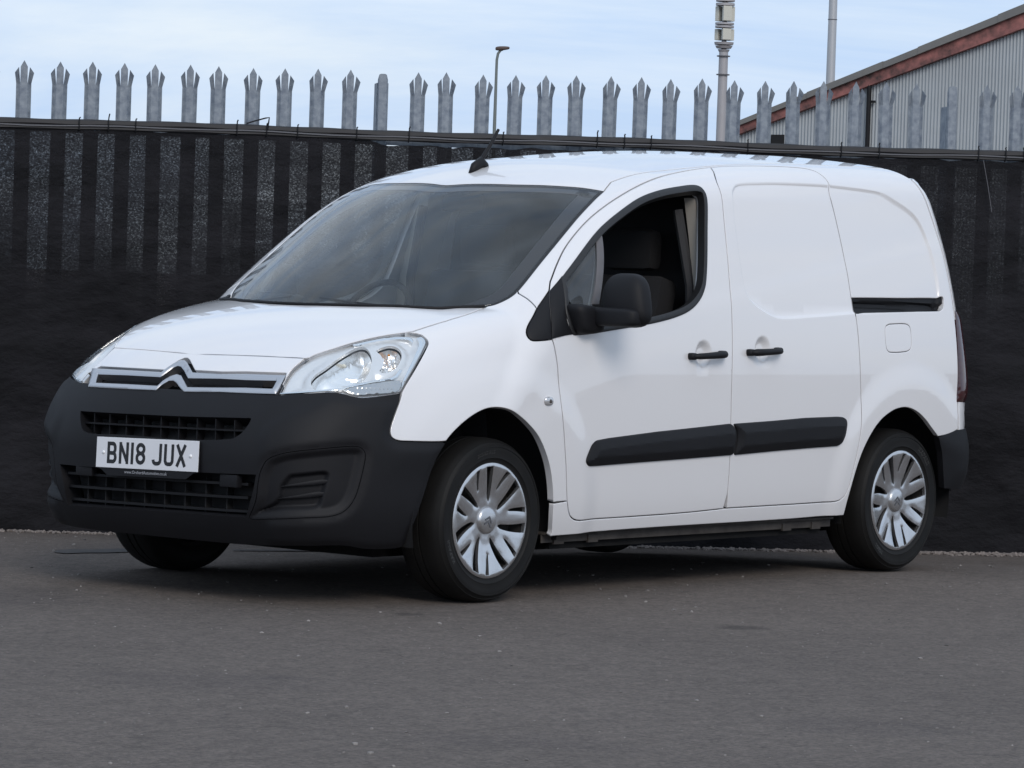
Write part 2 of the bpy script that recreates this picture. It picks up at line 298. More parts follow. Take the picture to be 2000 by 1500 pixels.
C_sail_door=[(0.361,-0.804,1.165),(0.402,-0.802,1.193),(0.433,-0.793,1.22),(0.425,-0.801,1.208),(0.403,-0.83,1.163),(0.379,-0.858,1.105),(0.37,-0.875,1.053),(0.383,-0.882,1.02),(0.397,-0.884,1.002),(0.361,-0.884,0.997),(0.3,-0.883,0.987)]
C_rail=[(2.309,-0.862,1.181),(2.394,-0.861,1.182),(2.68,-0.857,1.185),(3.022,-0.847,1.189),(3.029,-0.849,1.182),(3.021,-0.855,1.145),(3.003,-0.858,1.132),(2.976,-0.86,1.126),(2.667,-0.869,1.12),(2.381,-0.873,1.114),(2.306,-0.873,1.114)]
C_flap=[(2.569,-0.878,1.068),(2.69,-0.875,1.07),(2.726,-0.876,1.06),(2.736,-0.879,1.034),(2.734,-0.884,0.975),(2.72,-0.886,0.959),(2.685,-0.887,0.95),(2.564,-0.889,0.947),(2.541,-0.889,0.958),(2.531,-0.887,0.987),(2.53,-0.882,1.038),(2.54,-0.879,1.058)]
C_recess=[(1.566,-0.766,1.574),(1.595,-0.754,1.6),(1.637,-0.747,1.613),(1.777,-0.745,1.623),(1.908,-0.745,1.629),(2.237,-0.747,1.634),(2.461,-0.751,1.629),(2.575,-0.752,1.624),(2.655,-0.754,1.617),(2.742,-0.761,1.591),(2.886,-0.771,1.535),(2.939,-0.782,1.483),(2.97,-0.8,1.411),(2.991,-0.822,1.319),(2.999,-0.836,1.254),(2.995,-0.849,1.188),(2.973,-0.856,1.148),(2.792,-0.865,1.129),(2.428,-0.872,1.116),(2.3,-0.873,1.111),(2.084,-0.875,1.099),(1.861,-0.877,1.087),(1.785,-0.877,1.085),(1.742,-0.877,1.088),(1.68,-0.874,1.105),(1.576,-0.867,1.151),(1.55,-0.858,1.194),(1.543,-0.841,1.273),(1.544,-0.811,1.408),(1.553,-0.785,1.512)]
C_mould1=[(0.497,-0.898,0.523),(0.5,-0.898,0.539),(0.538,-0.893,0.59),(0.562,-0.893,0.605),(0.637,-0.894,0.613),(0.946,-0.894,0.634),(1.157,-0.894,0.645),(1.428,-0.894,0.66),(1.446,-0.894,0.648),(1.463,-0.894,0.628),(1.464,-0.893,0.593),(1.451,-0.891,0.534),(1.17,-0.89,0.525),(0.853,-0.89,0.516),(0.598,-0.889,0.508),(0.52,-0.895,0.507)]
C_mould2=[(1.441,-0.894,0.659),(1.71,-0.895,0.668),(1.941,-0.895,0.678),(2.179,-0.895,0.681),(2.225,-0.895,0.678),(2.243,-0.895,0.667),(2.247,-0.895,0.646),(2.237,-0.895,0.602),(2.217,-0.894,0.57),(2.19,-0.892,0.558),(1.954,-0.892,0.552),(1.723,-0.891,0.544),(1.457,-0.891,0.533),(1.465,-0.892,0.563),(1.471,-0.893,0.596),(1.468,-0.894,0.63)]
C_dish1=[(1.235,-0.892,0.933)]
C_dish2=[(1.636,-0.891,0.953)]
C_hood_lead=[(-0.634,-0.489,0.898),(-0.663,-0.376,0.899),(-0.69,-0.209,0.898),(-0.703,-0.056,0.895),(-0.708,0.107,0.89)]
C_ch_top=[(-0.749,0.458,0.819),(-0.782,0.258,0.821),(-0.793,0.07,0.822),(-0.771,0.059,0.841),(-0.749,0.042,0.859),(-0.738,0.026,0.868),(-0.738,0.01,0.868),(-0.749,-0.013,0.86),(-0.77,-0.048,0.843),(-0.787,-0.08,0.827),(-0.78,-0.212,0.827),(-0.761,-0.321,0.832),(-0.724,-0.482,0.834)]
C_ch_out_r=[(-0.759,-0.493,0.801),(-0.789,-0.497,0.768)]
C_ch_bot=[(-0.819,-0.379,0.766),(-0.835,-0.267,0.765),(-0.847,-0.164,0.76),(-0.85,-0.101,0.758),(-0.841,-0.072,0.771),(-0.828,-0.039,0.788),(-0.822,-0.017,0.795),(-0.824,0.005,0.793),(-0.837,0.026,0.777),(-0.852,0.039,0.757),(-0.847,0.23,0.754),(-0.824,0.415,0.752)]
C_ch_out_l=[(-0.793,0.431,0.784)]
C_in_up_top=[(-0.781,0.416,0.799),(-0.804,0.235,0.803),(-0.813,0.059,0.804),(-0.798,0.047,0.818),(-0.773,0.033,0.84),(-0.764,0.019,0.847),(-0.767,-0,0.845),(-0.783,-0.032,0.832),(-0.81,-0.08,0.806),(-0.797,-0.228,0.811),(-0.782,-0.342,0.811),(-0.753,-0.466,0.814)]
C_in_up_bot=[(-0.781,-0.472,0.786),(-0.805,-0.364,0.785),(-0.823,-0.255,0.78),(-0.837,-0.104,0.775),(-0.821,-0.071,0.795),(-0.803,-0.037,0.814),(-0.798,-0.012,0.818),(-0.807,0.011,0.81),(-0.822,0.03,0.794),(-0.84,0.042,0.773),(-0.835,0.202,0.772),(-0.814,0.391,0.769)]
C_ug=[(-0.884,0.398,0.664),(-0.902,0.156,0.667),(-0.9,-0.155,0.672),(-0.87,-0.431,0.68),(-0.866,-0.453,0.679),(-0.882,-0.448,0.649),(-0.897,-0.429,0.621),(-0.908,-0.391,0.603),(-0.925,-0.183,0.591),(-0.926,0.129,0.591),(-0.921,0.305,0.587),(-0.915,0.349,0.596),(-0.904,0.375,0.625)]
C_lg=[(-0.902,0.48,0.463),(-0.928,0.255,0.465),(-0.927,-0.282,0.478),(-0.894,-0.512,0.484),(-0.895,-0.5,0.423),(-0.885,-0.461,0.329),(-0.906,0.032,0.322),(-0.881,0.452,0.312),(-0.901,0.458,0.389)]
C_fog=[(-0.883,-0.545,0.535),(-0.875,-0.563,0.549),(-0.848,-0.614,0.568),(-0.777,-0.695,0.584),(-0.682,-0.754,0.595),(-0.648,-0.77,0.595),(-0.628,-0.78,0.585),(-0.62,-0.784,0.567),(-0.623,-0.783,0.533),(-0.634,-0.776,0.471),(-0.646,-0.768,0.42),(-0.664,-0.757,0.382),(-0.688,-0.741,0.357),(-0.725,-0.716,0.343),(-0.787,-0.665,0.337),(-0.856,-0.557,0.327),(-0.881,-0.472,0.325),(-0.887,-0.491,0.357),(-0.889,-0.509,0.395),(-0.891,-0.518,0.453),(-0.889,-0.527,0.497)]
C_pocket=[(-0.846,-0.62,0.491),(-0.803,-0.673,0.499),(-0.753,-0.715,0.506),(-0.737,-0.725,0.501),(-0.734,-0.727,0.488),(-0.738,-0.723,0.463),(-0.746,-0.715,0.419),(-0.753,-0.704,0.373),(-0.765,-0.693,0.365),(-0.837,-0.612,0.356),(-0.881,-0.501,0.346),(-0.864,-0.577,0.395),(-0.863,-0.588,0.443)]
C_fin1=[(-0.865,-0.583,0.443),(-0.821,-0.652,0.46),(-0.763,-0.706,0.474),(-0.736,-0.725,0.472),(-0.744,-0.719,0.462),(-0.816,-0.657,0.45)]
C_fin2=[(-0.867,-0.571,0.4),(-0.823,-0.646,0.416),(-0.772,-0.697,0.43),(-0.744,-0.717,0.428),(-0.754,-0.71,0.417),(-0.817,-0.651,0.406)]
C_bump_bot=[(-0.792,0.601,0.245),(-0.806,0.535,0.217),(-0.83,0.415,0.211),(-0.846,-0.377,0.225),(-0.833,-0.465,0.227),(-0.753,-0.639,0.234),(-0.65,-0.717,0.237),(-0.56,-0.753,0.224),(-0.429,-0.799,0.228),(-0.418,-0.808,0.247),(-0.396,-0.834,0.322),(-0.369,-0.85,0.418),(-0.328,-0.863,0.543),(-0.286,-0.868,0.605)]
C_repeater=[(0.255,-0.904,0.756)]
C_cowl=[(0.169,-0.659,1.099),(0.092,-0.598,1.092),(0.02,-0.562,1.085),(-0.055,-0.425,1.088),(-0.132,-0.289,1.086),(-0.192,-0.085,1.083)]
C_qlight=[(0.435,-0.806,1.209),(0.655,-0.778,1.368),(0.665,-0.779,1.373),(0.554,-0.868,1.13),(0.45,-0.863,1.126),(0.422,-0.816,1.191)]
C_divider=[(0.673,-0.772,1.385),(0.712,-0.769,1.409),(0.591,-0.869,1.123),(0.547,-0.869,1.122)]
C_sail_top=[(0.361,-0.804,1.165),(0.403,-0.801,1.194),(0.442,-0.797,1.222)]
C_sail_right=[(0.442,-0.797,1.222),(0.414,-0.835,1.163),(0.391,-0.86,1.105),(0.384,-0.876,1.054),(0.4,-0.882,1.02),(0.426,-0.883,1.005)]
C_sail_low=[(0.426,-0.883,1.005),(0.397,-0.884,1.001),(0.361,-0.884,0.997),(0.322,-0.884,0.991),(0.294,-0.883,0.986)]
C_hl_main=[(-0.696,-0.574,0.83),(-0.67,-0.573,0.85),(-0.634,-0.582,0.872),(-0.57,-0.589,0.909),(-0.51,-0.592,0.937),(-0.471,-0.599,0.952),(-0.455,-0.618,0.953),(-0.464,-0.648,0.936),(-0.483,-0.678,0.912),(-0.511,-0.701,0.882),(-0.546,-0.717,0.848),(-0.584,-0.718,0.822),(-0.639,-0.689,0.807),(-0.688,-0.65,0.796),(-0.713,-0.619,0.792),(-0.71,-0.593,0.809)]
C_hl_ind=[(-0.445,-0.659,0.94),(-0.414,-0.662,0.952),(-0.379,-0.676,0.96),(-0.364,-0.702,0.951),(-0.372,-0.727,0.929),(-0.397,-0.743,0.903),(-0.433,-0.751,0.875),(-0.474,-0.744,0.861),(-0.496,-0.73,0.865),(-0.464,-0.722,0.889),(-0.449,-0.703,0.912),(-0.443,-0.68,0.93)]
C_hl_low=[(-0.652,-0.693,0.791),(-0.628,-0.705,0.801),(-0.543,-0.744,0.819),(-0.479,-0.766,0.827),(-0.431,-0.782,0.827),(-0.448,-0.79,0.796),(-0.475,-0.785,0.785),(-0.613,-0.734,0.774),(-0.629,-0.723,0.776)]
C_hl_strip=[(-0.781,-0.511,0.772),(-0.746,-0.579,0.781),(-0.69,-0.653,0.791),(-0.654,-0.687,0.796),(-0.628,-0.7,0.806),(-0.584,-0.722,0.817),(-0.536,-0.742,0.827),(-0.479,-0.762,0.834),(-0.454,-0.765,0.844),(-0.423,-0.761,0.868),(-0.415,-0.767,0.863),(-0.447,-0.771,0.838),(-0.475,-0.767,0.828),(-0.542,-0.744,0.82),(-0.628,-0.704,0.801),(-0.651,-0.693,0.792),(-0.673,-0.679,0.786),(-0.693,-0.656,0.786),(-0.749,-0.582,0.776),(-0.784,-0.513,0.769)]
C_hl_brow=[(-0.486,-0.588,0.949),(-0.427,-0.618,0.964),(-0.362,-0.653,0.978),(-0.312,-0.684,0.982),(-0.291,-0.703,0.979),(-0.297,-0.718,0.967),(-0.305,-0.72,0.962),(-0.308,-0.706,0.97),(-0.333,-0.686,0.973),(-0.377,-0.658,0.969),(-0.437,-0.627,0.957),(-0.49,-0.6,0.944)]
C_hl_edge=[(-0.274,-0.712,0.979),(-0.254,-0.717,0.983),(-0.253,-0.733,0.972),(-0.261,-0.742,0.962),(-0.296,-0.756,0.934),(-0.363,-0.774,0.879),(-0.421,-0.786,0.825),(-0.443,-0.789,0.802),(-0.421,-0.781,0.836),(-0.377,-0.77,0.879),(-0.325,-0.752,0.926),(-0.286,-0.733,0.96)]
VAN = Van(P)
XA, XR, Z0, KX, KN = -.1, 2.6, .5, .85, .8
def to_dom(p, dom):
    p = np.atleast_2d(np.array(p, float))
    if dom == 'X': return np.stack([p[:, 0], np.arctan2(-p[:, 1], p[:, 2]-Z0)*KX], 1)
    if dom == 'N': return np.stack([np.arctan2(-p[:, 1], XA-p[:, 0])*KN, p[:, 2]], 1)
    if dom == 'R': return np.stack([np.arctan2(-p[:, 1], p[:, 0]-XR)*KN, p[:, 2]], 1)
def rays(q, dom):
    z = np.zeros(len(q))
    if dom == 'X':
        th = q[:, 1]/KX; d = np.stack([z, -np.sin(th), np.cos(th)], 1); c = np.stack([q[:, 0], z, z+Z0], 1); R = 1.8
    elif dom == 'N':
        th = q[:, 0]/KN; d = np.stack([-np.cos(th), -np.sin(th), z], 1); c = np.stack([z+XA, z, q[:, 1]], 1); R = 1.5
    else:
        th = q[:, 0]/KN; d = np.stack([np.cos(th), -np.sin(th), z], 1); c = np.stack([z+XR, z, q[:, 1]], 1); R = 1.5
    return c+d*R, -d
def project(q, dom, mode='full', off=0.):
    o, d = rays(q, dom); t = np.zeros(len(q))
    for _ in range(34): t += .85*(VAN.f(o+d*t[:, None], False, mode)-off)
    for _ in range(8): t += .9*(VAN.f(o+d*t[:, None], True, mode)-off)
    return o+d*t[:, None]
def grad(p, mode='full', e=6e-4):
    g = np.zeros(p.shape)
    for i in range(3):
        dd = np.zeros(3); dd[i] = e; g[:, i] = VAN.f(p+dd, True, mode)-VAN.f(p-dd, True, mode)
    return g/np.maximum(np.linalg.norm(g, axis=1, keepdims=True), 1e-12)
def mir(c): return [(x, -y, z) for x, y, z in c]
def rv(c): return list(c)[::-1]
def crspline(q, ds):
    """Catmull-Rom through q (open), resampled at about ds"""
    q = np.array(q, float)
    if len(q) < 3:
        n = max(1, int(np.linalg.norm(q[-1]-q[0])/ds)); return np.array([q[0]+(q[-1]-q[0])*i/n for i in range(n+1)])
    s = np.concatenate([[0], np.cumsum(np.linalg.norm(np.diff(q, axis=0), axis=1))])
    keep = np.concatenate([[True], np.diff(s) > 1e-5]); q = q[keep]; s = s[keep]
    n = max(2, int(s[-1]/ds)); t = np.linspace(0, s[-1], n+1)
    m = np.zeros_like(q); m[1:-1] = (q[2:]-q[:-2])/(s[2:]-s[:-2])[:, None]; m[0] = (q[1]-q[0])/(s[1]-s[0]); m[-1] = (q[-1]-q[-2])/(s[-1]-s[-2])
    i = np.clip(np.searchsorted(s, t)-1, 0, len(s)-2); h = (s[i+1]-s[i])[:, None]; w = ((t-s[i])[:, None])/h; w2 = w*w; w3 = w2*w
    return q[i]*(2*w3-3*w2+1)+h*m[i]*(w3-2*w2+w)+q[i+1]*(3*w2-2*w3)+h*m[i+1]*(w3-w2)
class Lin(list): pass
def linspline(q, ds):
    q = np.array(q, float); r = []
    for a, b in zip(q[:-1], q[1:]):
        n = max(1, int(round(np.linalg.norm(b-a)/ds))); r += [a+(b-a)*i/n for i in range(n)]
    return np.array(r+[q[-1]])
def loop2d(segs, dom, ds):
    pts = []
    for sg in segs:
        q = np.array(sg) if type(sg).__name__ == 'Dom' else (linspline if isinstance(sg, Lin) else crspline)(to_dom(sg, dom), ds)
        for r in q:
            if not pts or np.linalg.norm(np.array(pts[-1])-r) > ds*.35: pts.append(r)
    while np.linalg.norm(np.array(pts[0])-pts[-1]) < ds*.5: pts.pop()
    P2 = np.array(pts); a = P2; b = np.roll(P2, -1, 0)
    if (a[:, 0]*b[:, 1]-b[:, 0]*a[:, 1]).sum() < 0: P2 = P2[::-1]
    # fill long straight closings
    res = []
    for i in range(len(P2)):
        p, n_ = P2[i], P2[(i+1) % len(P2)]; k = max(1, int(round(np.linalg.norm(n_-p)/ds)))
        for j in range(k): res.append(p+(n_-p)*j/k)
    return np.array(res)
def normals2d(L):
    t = np.roll(L, -1, 0)-np.roll(L, 1, 0); t /= np.maximum(np.linalg.norm(t, axis=1, keepdims=True), 1e-9)
    return np.stack([-t[:, 1], t[:, 0]], 1)      # inward for CCW
def smooth_loop(L, it=1):
    for _ in range(it): L = .5*L+.25*(np.roll(L, 1, 0)+np.roll(L, -1, 0))
    return L
def rings(L, offs, step=1):
    n = normals2d(L); return np.concatenate([(L+n*o)[::step] for o in offs])
def panel(name, segs, dom, m, parent, holes=(), gap=.002, depth=.022, ds=.010, sp=.024, mode='full', off=0., mirror=False, feats=None,
          pillow=None, extra=None, flange=True, edge=.003, both=False, hole_depth=None, roundit=0, sharp=50):
    """one body panel: outline on the van's skin (3-D curves), trimmed, edged and given a return flange"""
    B = loop2d(segs, dom, ds)
    if roundit: B = smooth_loop(B, roundit)
    nB = normals2d(B); L0 = [B+nB*gap]; L1 = [B+nB*(gap+edge)]; H = []
    for h in holes:
        q = loop2d(h, dom, ds) if not isinstance(h, np.ndarray) else h
        nh = normals2d(q); L0.append(q-nh*0.0); L1.append(q-nh*edge); H.append(q)
    pts = []; edges = []; tagv = []
    for k, (a, b) in enumerate(zip(L0, L1)):
        s0 = len(pts); n = len(a); pts += a.tolist(); edges += [(s0+i, s0+(i+1) % n) for i in range(n)]; tagv += [(k, 0, i) for i in range(n)]
        s1 = len(pts); pts += b.tolist(); tagv += [(k, 1, i) for i in range(n)]
    lo = L0[0].min(0); hi = L0[0].max(0)
    gx, gy = np.meshgrid(np.arange(lo[0], hi[0], sp), np.arange(lo[1], hi[1], sp*.87)); gx = gx+(np.arange(gx.shape[0]) % 2)[:, None]*sp*.5
    g = np.stack([gx.ravel(), gy.ravel()], 1)
    if feats is not None:
        ck = .010; keys = {(a+i, b+j) for a, b in np.floor(feats/ck).astype(int).tolist() for i in (-1, 0, 1) for j in (-1, 0, 1)}
        g = g[np.array([(a, b) not in keys for a, b in np.floor(g/ck).astype(int).tolist()])]; g = np.concatenate([g, feats])
    g = g+rng.uniform(-1, 1, g.shape)*1e-5
    d = poly_sd(g, L0[0]); ok = d > max(edge*1.6, .006)
    for q in H: ok &= poly_sd(g, q) < -max(edge*1.6, .006)
    pts += g[ok].tolist(); tagv += [None]*int(ok.sum())
    vo, eo, fo, ov, _, _ = delaunay_2d_cdt([Vector(p) for p in pts], edges, [], 0, 1e-6)
    q2 = np.array([(v.x, v.y) for v in vo]); T = np.array([f for f in fo if len(f) == 3])
    c = q2[T].mean(1); ok = poly_sd(c, L0[0]) > 0
    for q in H: ok &= poly_sd(c, q) < 0
    T = T[ok]
    p3 = project(q2, dom, mode, off); nr = grad(p3, mode)
    hd = np.zeros(len(q2))
    if pillow is not None or extra is not None:
        dd = poly_sd(q2, L0[0])
        for q in H: dd = np.minimum(dd, -poly_sd(q2, q))
        if pillow is not None: hd += np.interp(np.maximum(dd, 0), pillow[0], pillow[1])
        if extra is not None: hd += extra(q2, p3, dd)
        p3 = p3+nr*hd[:, None]
    # orientation
    a, b, e = p3[T[:, 0]], p3[T[:, 1]], p3[T[:, 2]]
    if (np.einsum('ij,ij->i', np.cross(b-a, e-a), nr[T[:, 0]])).mean() < 0: T = T[:, ::-1]
    where = {}
    for i, l in enumerate(ov):
        for j in l:
            if tagv[j] is not None: where[tagv[j]] = i
    V = p3.tolist(); NN = nr.copy(); F = [tuple(t) for t in T.tolist()]; NF = []
    EN = []; EV = []
    for k in range(len(L0)):
        n = len(L0[k]); i0 = [where[(k, 0, i)] for i in range(n)]; i1 = [where.get((k, 1, i), i0[i]) for i in range(n)]
        o3 = p3[i0]-p3[i1]; ln = np.linalg.norm(o3, axis=1, keepdims=True); o3 = o3/np.maximum(ln, 1e-9)
        o3 = o3-nr[i0]*np.einsum('ij,ij->i', o3, nr[i0])[:, None]; o3 /= np.maximum(np.linalg.norm(o3, axis=1, keepdims=True), 1e-9)
        if pillow is None and extra is None:
            for j, i in enumerate(i0):
                NN[i] = nr[i]*.75+o3[j]*.65; V[i] = (p3[i]-nr[i]*.0008).tolist()
        if flange:
            dp = depth if k == 0 or hole_depth is None else hole_depth
            s0 = len(V)
            for j, i in enumerate(i0):
                V.append(V[i]); EN.append(o3[j]); V.append((np.array(V[i])-nr[i]*dp-o3[j]*.002).tolist()); EN.append(o3[j])
            for j in range(n):
                j2 = (j+1) % n; F.append((s0+2*j, s0+2*j+1, s0+2*j2+1, s0+2*j2) if k == 0 else (s0+2*j, s0+2*j+1, s0+2*j2+1, s0+2*j2))
    ALLN = np.concatenate([NN, np.array(EN)]) if EN else NN
    V = np.array(V)
    # make flange faces agree with their normals
    F2 = []
    for f in F:
        if len(f) == 4:
            a, b, e = V[f[0]], V[f[1]], V[f[2]]
            if np.cross(b-a, e-a)@ALLN[f[0]] < 0: f = f[::-1]
        F2.append(f)
    res = []
    for sgn in ((1, -1) if both else ((-1,) if mirror else (1,))):
        Vm = V*np.array([1, sgn, 1]); Nm = ALLN*np.array([1, sgn, 1])
        me = mesh(name, Vm, F2 if sgn > 0 else [f[::-1] for f in F2])
        if pillow is None and extra is None:
            me.shade_smooth(); me.normals_split_custom_set_from_vertices([tuple(x) for x in Nm])
        else: autosmooth(me, sharp)
        res.append(link(name, me, parent, m))
    return res if both else res[0]
def skin(xs, zs, off=0., detail=True):
    """points of the near side skin at arrays (x, z)"""
    xs = np.atleast_1d(np.array(xs, float)); zs = np.atleast_1d(np.array(zs, float)); t = np.full(len(xs), 1.3)
    for _ in range(26): t -= .85*(VAN.f(np.stack([xs, -t, zs], 1), False)-off)
    for _ in range(12 if detail else 0): t -= .85*(VAN.f(np.stack([xs, -t, zs], 1), True)-off)
    return np.stack([xs, -t, zs], 1)
def on_skin(x, z): return skin([x], [z], 0., True)[0]

# ------------------------------------------------------------------ ground
FH = np.array([math.sin(YAW), math.cos(YAW)]); RH = np.array([math.cos(YAW), -math.sin(YAW)])
def plan(lat, d):
    """plan position lat metres right of and d metres in front of the camera's ground point"""
    return np.array([CAM[0]+RH[0]*lat+FH[0]*d, CAM[1]+RH[1]*lat+FH[1]*d])
def ground_z(x, y):
    d = (np.asarray(x)-CAM[0])*FH[0]+(np.asarray(y)-CAM[1])*FH[1]
    return .012-.078*sst((d-15.0)/2.1)
def asphalt():
    m = bpy.data.materials.new('asphalt'); m.use_nodes = True; t = m.node_tree; b = t.nodes['Principled BSDF']; c = t.nodes.new('ShaderNodeTexCoord')
    def noise(sc, det=4, rough=.6, vec=None, dist=0):
        n = t.nodes.new('ShaderNodeTexNoise'); n.inputs['Scale'].default_value = sc; n.inputs['Detail'].default_value = det; n.inputs['Roughness'].default_value = rough; n.inputs['Distortion'].default_value = dist
        t.links.new(vec or c.outputs['Object'], n.inputs['Vector']); return n.outputs['Fac']
    def ramp(f, a, b_, ca, cb):
        r = t.nodes.new('ShaderNodeValToRGB'); r.color_ramp.elements[0].position = a; r.color_ramp.elements[1].position = b_; r.color_ramp.elements[0].color = (*ca, 1); r.color_ramp.elements[1].color = (*cb, 1); t.links.new(f, r.inputs['Fac']); return r.outputs['Color']
    def mul(a, b_, k=1., mode='MULTIPLY'):
        x = t.nodes.new('ShaderNodeMix'); x.data_type = 'RGBA'; x.blend_type = mode; x.inputs[0].default_value = k; t.links.new(a, x.inputs[6]); t.links.new(b_, x.inputs[7]); return x.outputs[2]
    col = ramp(noise(.55, 5, .55), .3, .72, (.104, .087, .077), (.138, .116, .102))
    col = mul(col, ramp(noise(62, 5, .85), .36, .64, (.60, .60, .61), (1.40, 1.39, 1.37)))
    col = mul(col, ramp(noise(13, 5, .75), .38, .62, (.86, .86, .86), (1.11, 1.11, 1.11)))
    col = mul(col, ramp(noise(1.7, 4, .62, dist=.8), .26, .36, (.70, .71, .73), (1, 1, 1)))
    mp_ = t.nodes.new('ShaderNodeMapping'); mp_.inputs['Rotation'].default_value = (0, 0, YAW); mp_.inputs['Scale'].default_value = (3.2, 13, 1); t.links.new(c.outputs['Object'], mp_.inputs['Vector'])
    col = mul(col, ramp(noise(2.1, 3, .6, mp_.outputs['Vector'], .3), .22, .29, (.42, .42, .44), (1, 1, 1)))
    sp_ = t.nodes.new('ShaderNodeTexVoronoi'); sp_.inputs['Scale'].default_value = 26; t.links.new(c.outputs['Object'], sp_.inputs['Vector'])
    pal = ramp(sp_.outputs['Distance'], .05, .10, (.16, .155, .15), (0, 0, 0)); g2 = ramp(noise(9, 2), .56, .62, (0, 0, 0), (1, 1, 1))
    col = mul(col, mul(pal, g2), .8, 'ADD')
    sd_ = t.nodes.new('ShaderNodeTexVoronoi'); sd_.inputs['Scale'].default_value = 17; mp2 = t.nodes.new('ShaderNodeMapping'); mp2.inputs['Rotation'].default_value = (0, 0, YAW+.3); mp2.inputs['Scale'].default_value = (1, 1.8, 1); t.links.new(c.outputs['Object'], mp2.inputs['Vector']); t.links.new(mp2.outputs['Vector'], sd_.inputs['Vector'])
    dk = ramp(sd_.outputs['Distance'], .04, .085, (.38, .38, .39), (1, 1, 1)); g3 = ramp(noise(5, 3), .50, .58, (1, 1, 1), (0, 0, 0))
    col = mul(col, mul(dk, g3, 1., 'LIGHTEN'))
    ck = t.nodes.new('ShaderNodeTexVoronoi'); ck.feature = 'DISTANCE_TO_EDGE'; ck.inputs['Scale'].default_value = .75; nv = t.nodes.new('ShaderNodeTexNoise'); nv.inputs['Scale'].default_value = 3.; nv.inputs['Detail'].default_value = 6; t.links.new(c.outputs['Object'], nv.inputs['Vector'])
    vm = t.nodes.new('ShaderNodeVectorMath'); vm.operation = 'MULTIPLY_ADD'; vm.inputs[1].default_value = (.5, .5, .5); t.links.new(nv.outputs['Color'], vm.inputs[0]); t.links.new(c.outputs['Object'], vm.inputs[2]); t.links.new(vm.outputs[0], ck.inputs['Vector'])
    crk = ramp(ck.outputs['Distance'], .002, .008, (.80, .80, .80), (1, 1, 1)); cm = ramp(noise(.9, 3), .50, .60, (1, 1, 1), (0, 0, 0)); col = mul(col, mul(crk, cm, 1., 'LIGHTEN'))
    def stain(px_, py_, ra, rb2, k):                     # soft worn-in stain, long axis across the view
        p = px_ground0(px_, py_); mp3 = t.nodes.new('ShaderNodeMapping'); mp3.vector_type = 'TEXTURE'; mp3.inputs['Location'].default_value = (p[0], p[1], 0); mp3.inputs['Rotation'].default_value = (0, 0, -YAW); mp3.inputs['Scale'].default_value = (ra, rb2, 1)
        nz_ = t.nodes.new('ShaderNodeTexNoise'); nz_.inputs['Scale'].default_value = 6; nz_.inputs['Detail'].default_value = 5; t.links.new(c.outputs['Object'], nz_.inputs['Vector']); off = t.nodes.new('ShaderNodeVectorMath'); off.operation = 'MULTIPLY_ADD'; off.inputs[1].default_value = (1.2, 1.2, 0); t.links.new(nz_.outputs['Color'], off.inputs[0])
        t.links.new(c.outputs['Object'], mp3.inputs['Vector']); t.links.new(mp3.outputs['Vector'], off.inputs[2]); sb_ = t.nodes.new('ShaderNodeVectorMath'); sb_.operation = 'SUBTRACT'; sb_.inputs[1].default_value = (.6, .6, 0); t.links.new(off.outputs[0], sb_.inputs[0]); ln = t.nodes.new('ShaderNodeVectorMath'); ln.operation = 'LENGTH'; sx = t.nodes.new('ShaderNodeVectorMath'); sx.operation = 'MULTIPLY'; sx.inputs[1].default_value = (1, 1, 0); t.links.new(sb_.outputs[0], sx.inputs[0]); t.links.new(sx.outputs[0], ln.inputs[0])
        return ramp(ln.outputs['Value'], .45, 1., (k, k, k*1.02), (1, 1, 1))
    for st in ((1450, 1226, .11, .10, .55), (800, 1200, .07, .07, .6), (1300, 1125, .10, .09, .65), (40, 1165, .30, .55, .80), (1700, 1420, .35, .25, .86), (420, 1330, .5, .3, .88), (1000, 1450, .4, .2, .9)): col = mul(col, stain(*st))
    t.links.new(col, b.inputs['Base Color']); b.inputs['Roughness'].default_value = .86; b.inputs['Specular IOR Level'].default_value = .35
    bp = t.nodes.new('ShaderNodeBump'); bp.inputs['Strength'].default_value = .8; bp.inputs['Distance'].default_value = .006
    ad = t.nodes.new('ShaderNodeMath'); ad.operation = 'ADD'; t.links.new(noise(300, 3, .7), ad.inputs[0]); t.links.new(noise(55, 4), ad.inputs[1]); t.links.new(ad.outputs[0], bp.inputs['Height']); t.links.new(bp.outputs['Normal'], b.inputs['Normal'])
    MATS['asphalt'] = m; return m
def px_ground0(px, py):
    d = _f+((px-1000)/6933)*_r+((750-py)/6933)*_u; return CAM+d*((.012-CAM[2])/d[2])
ASPH = asphalt()
ds_ = np.concatenate([[-300, -40, 0, 6], np.arange(8, 20.01, .5), [24, 40, 90, 250, 700]]); ls_ = np.array([-600, -120, -30, -10, -6, -4, -2, 0, 2, 4, 6, 10, 30, 120, 600.])
V = []; F = []
for d in ds_:
    for l in ls_:
        x, y = plan(l, d); V.append((x, y, float(ground_z(x, y))))
nl = len(ls_)
for i in range(len(ds_)-1):
    for j in range(nl-1): F.append((i*nl+j, i*nl+j+1, (i+1)*nl+j+1, (i+1)*nl+j))
struct(link('ground', mesh('ground', V, F), None, ASPH, True))
def px_ground(px, py):
    """photo position -> ground point"""
    d = _f+((px-1000)/6933)*_r+((750-py)/6933)*_u; t = (0-CAM[2])/d[2]; p = CAM+d*t
    for _ in range(12): t = (float(ground_z(p[0], p[1]))-CAM[2])/d[2]; p = CAM+d*t
    return p
TAR = mat('tar', (.048, .045, .045), .7, noise=(20, .8, (.075, .068, .064)), bump=(60, .3, .003))
def patch(name, outline, dz=.004):
    q = [px_ground(*p) for p in outline]; me = mesh(name, [(p[0], p[1], p[2]+dz) for p in q], [tuple(range(len(q)))]); return struct(link(name, me, None, TAR))
